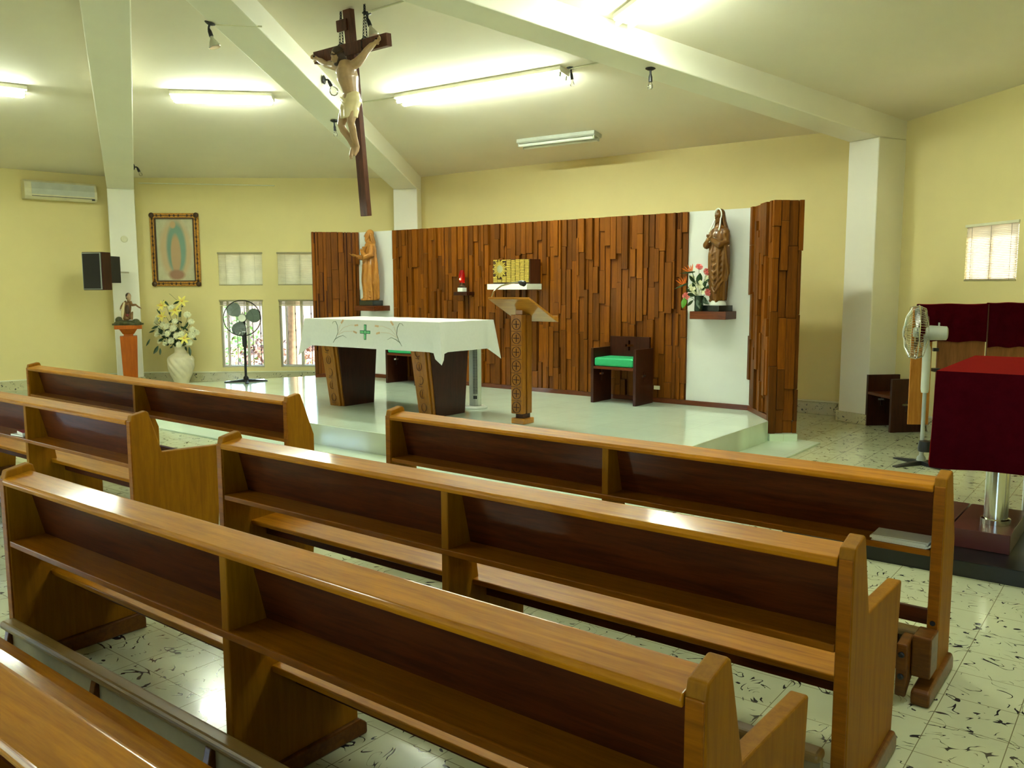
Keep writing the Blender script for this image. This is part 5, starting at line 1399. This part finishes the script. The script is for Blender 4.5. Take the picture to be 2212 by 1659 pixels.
# ---------------------------------------------------------------- ceiling lamps
def facet_n(A, B):
    a = Vector((A.x, A.y, HW)); b = Vector((B.x, B.y, HW)); o_ = Vector((APEX.x, APEX.y, HA)); n_ = (b - a).cross(o_ - a).normalized()
    return n_ if n_.z > 0 else -n_
def zceil(p, A, B):
    n_ = facet_n(A, B); return HW - (n_.x * (p.x - A.x) + n_.y * (p.y - A.y)) / n_.z
def fixture(label, a, b, A, B, lit, off=.0, n_tubes=2):
    a = Vector((a[0], a[1], 0)); b = Vector((b[0], b[1], 0)); a.z = zceil(a, A, B); b.z = zceil(b, A, B); n_ = facet_n(A, B)
    o = thing('fluorescent_fixture', label, 'ceiling light', (0, 0, 0), 0, 'fluorescent ceiling fixtures'); m = (a + b) / 2; L = (b - a).length
    at_frame(o, m, b - a, n_)
    MB().prism([(-.10, -.045), (-.08, -.058), (.08, -.058), (.10, -.045), (.10, -.002), (-.10, -.002)], -L / 2, L / 2, 'x').build('housing', 'lightgrey' if not lit else 'white', o, bevel=.003)
    for y_ in ((-.058, .058) if n_tubes == 2 else (0,)):
        MB().tube([(-L / 2 + .03, y_, -.082), (L / 2 - .03, y_, -.082)], .019, 14).build('tube', 'tube_on' if lit else 'tube_off', o, smooth=True)
        for x_ in (-L / 2 + .012, L / 2 - .03): MB().box(x_, x_ + .018, y_ - .014, y_ + .014, -.1, -.055).build('socket', 'lightgrey', o, bevel=.002)
    return o
fixture('lit fluorescent ceiling light above the left windows, between two beams', (-4.04, 10.36), (-2.86, 10.47), VL, VM, True)
fixture('longest lit fluorescent ceiling light, right of the crucifix', (-1.32, 10.33), (.56, 9.02), VM, VR, True)
fixture('unlit fluorescent ceiling light with bare tubes above the wooden screen', (.13, 11.74), (1.11, 11.05), VM, VR, False)
fixture('lit fluorescent ceiling light cut off by the left picture edge', (-6.3, 9.36), (-5.54, 9.95), V0, VL, True)
fixture('lit fluorescent ceiling light glaring at the top picture edge', (.98, 7.62), (1.32, 6.40), VR, V4, True)
fixture('unseen fluorescent ceiling light added over the rear as fill', (-6.2, 3.0), (-5.4, 2.0), V6, V7, True)  # extra fixture put in behind the view to brighten the room
fixture('unseen fluorescent ceiling light added over the near right as fill', (2.2, 3.8), (1.8, 2.7), V4, V45, True)  # extra fixture put in out of view to lift the pew tops
# lamp holders with bare bulbs
def bulb_lamp(label, p, d_mount, d_lamp, kind='globe'):
    """p on the surface, d_mount surface normal, d_lamp direction of the bulb"""
    p = Vector(p); dm = Vector(d_mount).normalized(); dl = Vector(d_lamp).normalized()
    o = thing('bulb_lamp', label, 'lamp', p, 0, 'lamp holders with bare bulbs')
    Mm = frame_at((0, 0, 0), dm)
    MB().lathe([(.048, 0), (.048, .008), (.03, .018), (.01, .024), (.01, .05)], 20, Mm).build('canopy', 'black', o, smooth=True)
    k = dm * .05; MB().tube([k, k + dl * .03, k + dl * .075], [.010, .018, .020], 12).build('holder', 'black', o, smooth=True)
    Ml = frame_at(k + dl * .075, dl)
    if kind == 'globe': MB().lathe([(.012, 0), (.014, .012), (.034, .03), (.052, .062), (.046, .095), (.022, .114), (.0, .118)], 20, Ml).build('bulb', 'bulb', o, smooth=True)
    elif kind == 'par': MB().lathe([(.014, 0), (.018, .02), (.035, .05), (.055, .095), (.05, .102), (0, .106)], 24, Ml).build('bulb', 'chromebulb', o, smooth=True)
    else: MB().lathe([(.012, 0), (.014, .012), (.022, .03), (.024, .05), (.016, .066), (.0, .07)], 16, Ml).build('bulb', 'bulb', o, smooth=True)
MT['chromebulb'] = plain('silvered_bulb', (226, 226, 214), .2, metal=.7)
dM = (APEX - VM).normalized(); sM = Vector((-dM.y, dM.x, 0)); dLb = (APEX - VL).normalized(); sLb = Vector((-dLb.y, dLb.x, 0)); dRb = (APEX - VR).normalized(); sRb = Vector((-dRb.y, dRb.x, 0))
bulb_lamp('small spot lamp on the left edge of the middle beam, near the top edge', (-2.72, 7.95, 3.955), (-.3, 0, -1), (.3, 0, -1), 'par')
bulb_lamp('clear globe bulb on the middle beam beside the crucified figure', (-2.075, 9.67, 3.86), sM, (.5, -.1, -1), 'globe')
bulb_lamp('small bulb hanging under the middle beam left of the crucifix feet', (-2.16, 10.60, 3.60), (0, 0, -1), (.1, 0, -1), 'small')
bulb_lamp('reflector bulb on the ceiling just behind the right crucifix chain', (-1.32, 8.10, 4.085), (0, 0, -1), (.35, -.1, -1), 'par')
bulb_lamp('small bulb on the right side of the left beam above the painting', tuple(VL + dLb * 1.35 + sLb * .2 + Vector((0, 0, 3.40))), sLb, (.45, 0, -1), 'small')
bulb_lamp('small bulb under the right beam', (1.30, 8.13, 3.59), (0, 0, -1), (0, 0, -1), 'small')
bulb_lamp('small bulb at the right end of the longest fluorescent light', (.62, 9.0, 3.82), (0, 0, -1), (.1, 0, -1), 'small')
# thin conduits
def conduit(label, pts):
    o = MB().tube(pts, .008, 6).build('conduit', 'trimwhite', smooth=True); tag(o, label, 'conduit', 'thin white conduits on beams and ceiling')
def zc(x, y, A=VM, B=VR): return zceil(Vector((x, y, 0)), A, B) - .008
conduit('thin white conduit from the middle beam to the long fluorescent light', [(-2.0, 10.75, zc(-2.0, 10.75)), (-1.34, 10.34, zc(-1.34, 10.34))])
conduit('thin white conduit from the reflector bulb towards the right beam', [(-1.30, 8.05, zc(-1.3, 8.05)), (-.55, 7.45, zc(-.55, 7.45))])
conduit('thin white conduit under the middle beam by its spot lamp', [(-2.70, 7.97, 3.945), (-2.27, 8.02, 3.94)])
conduit('thin white conduit from the long fluorescent light to the right beam', [(.60, 9.0, zc(.60, 9.0)), (1.08, 8.62, zc(1.08, 8.62))])
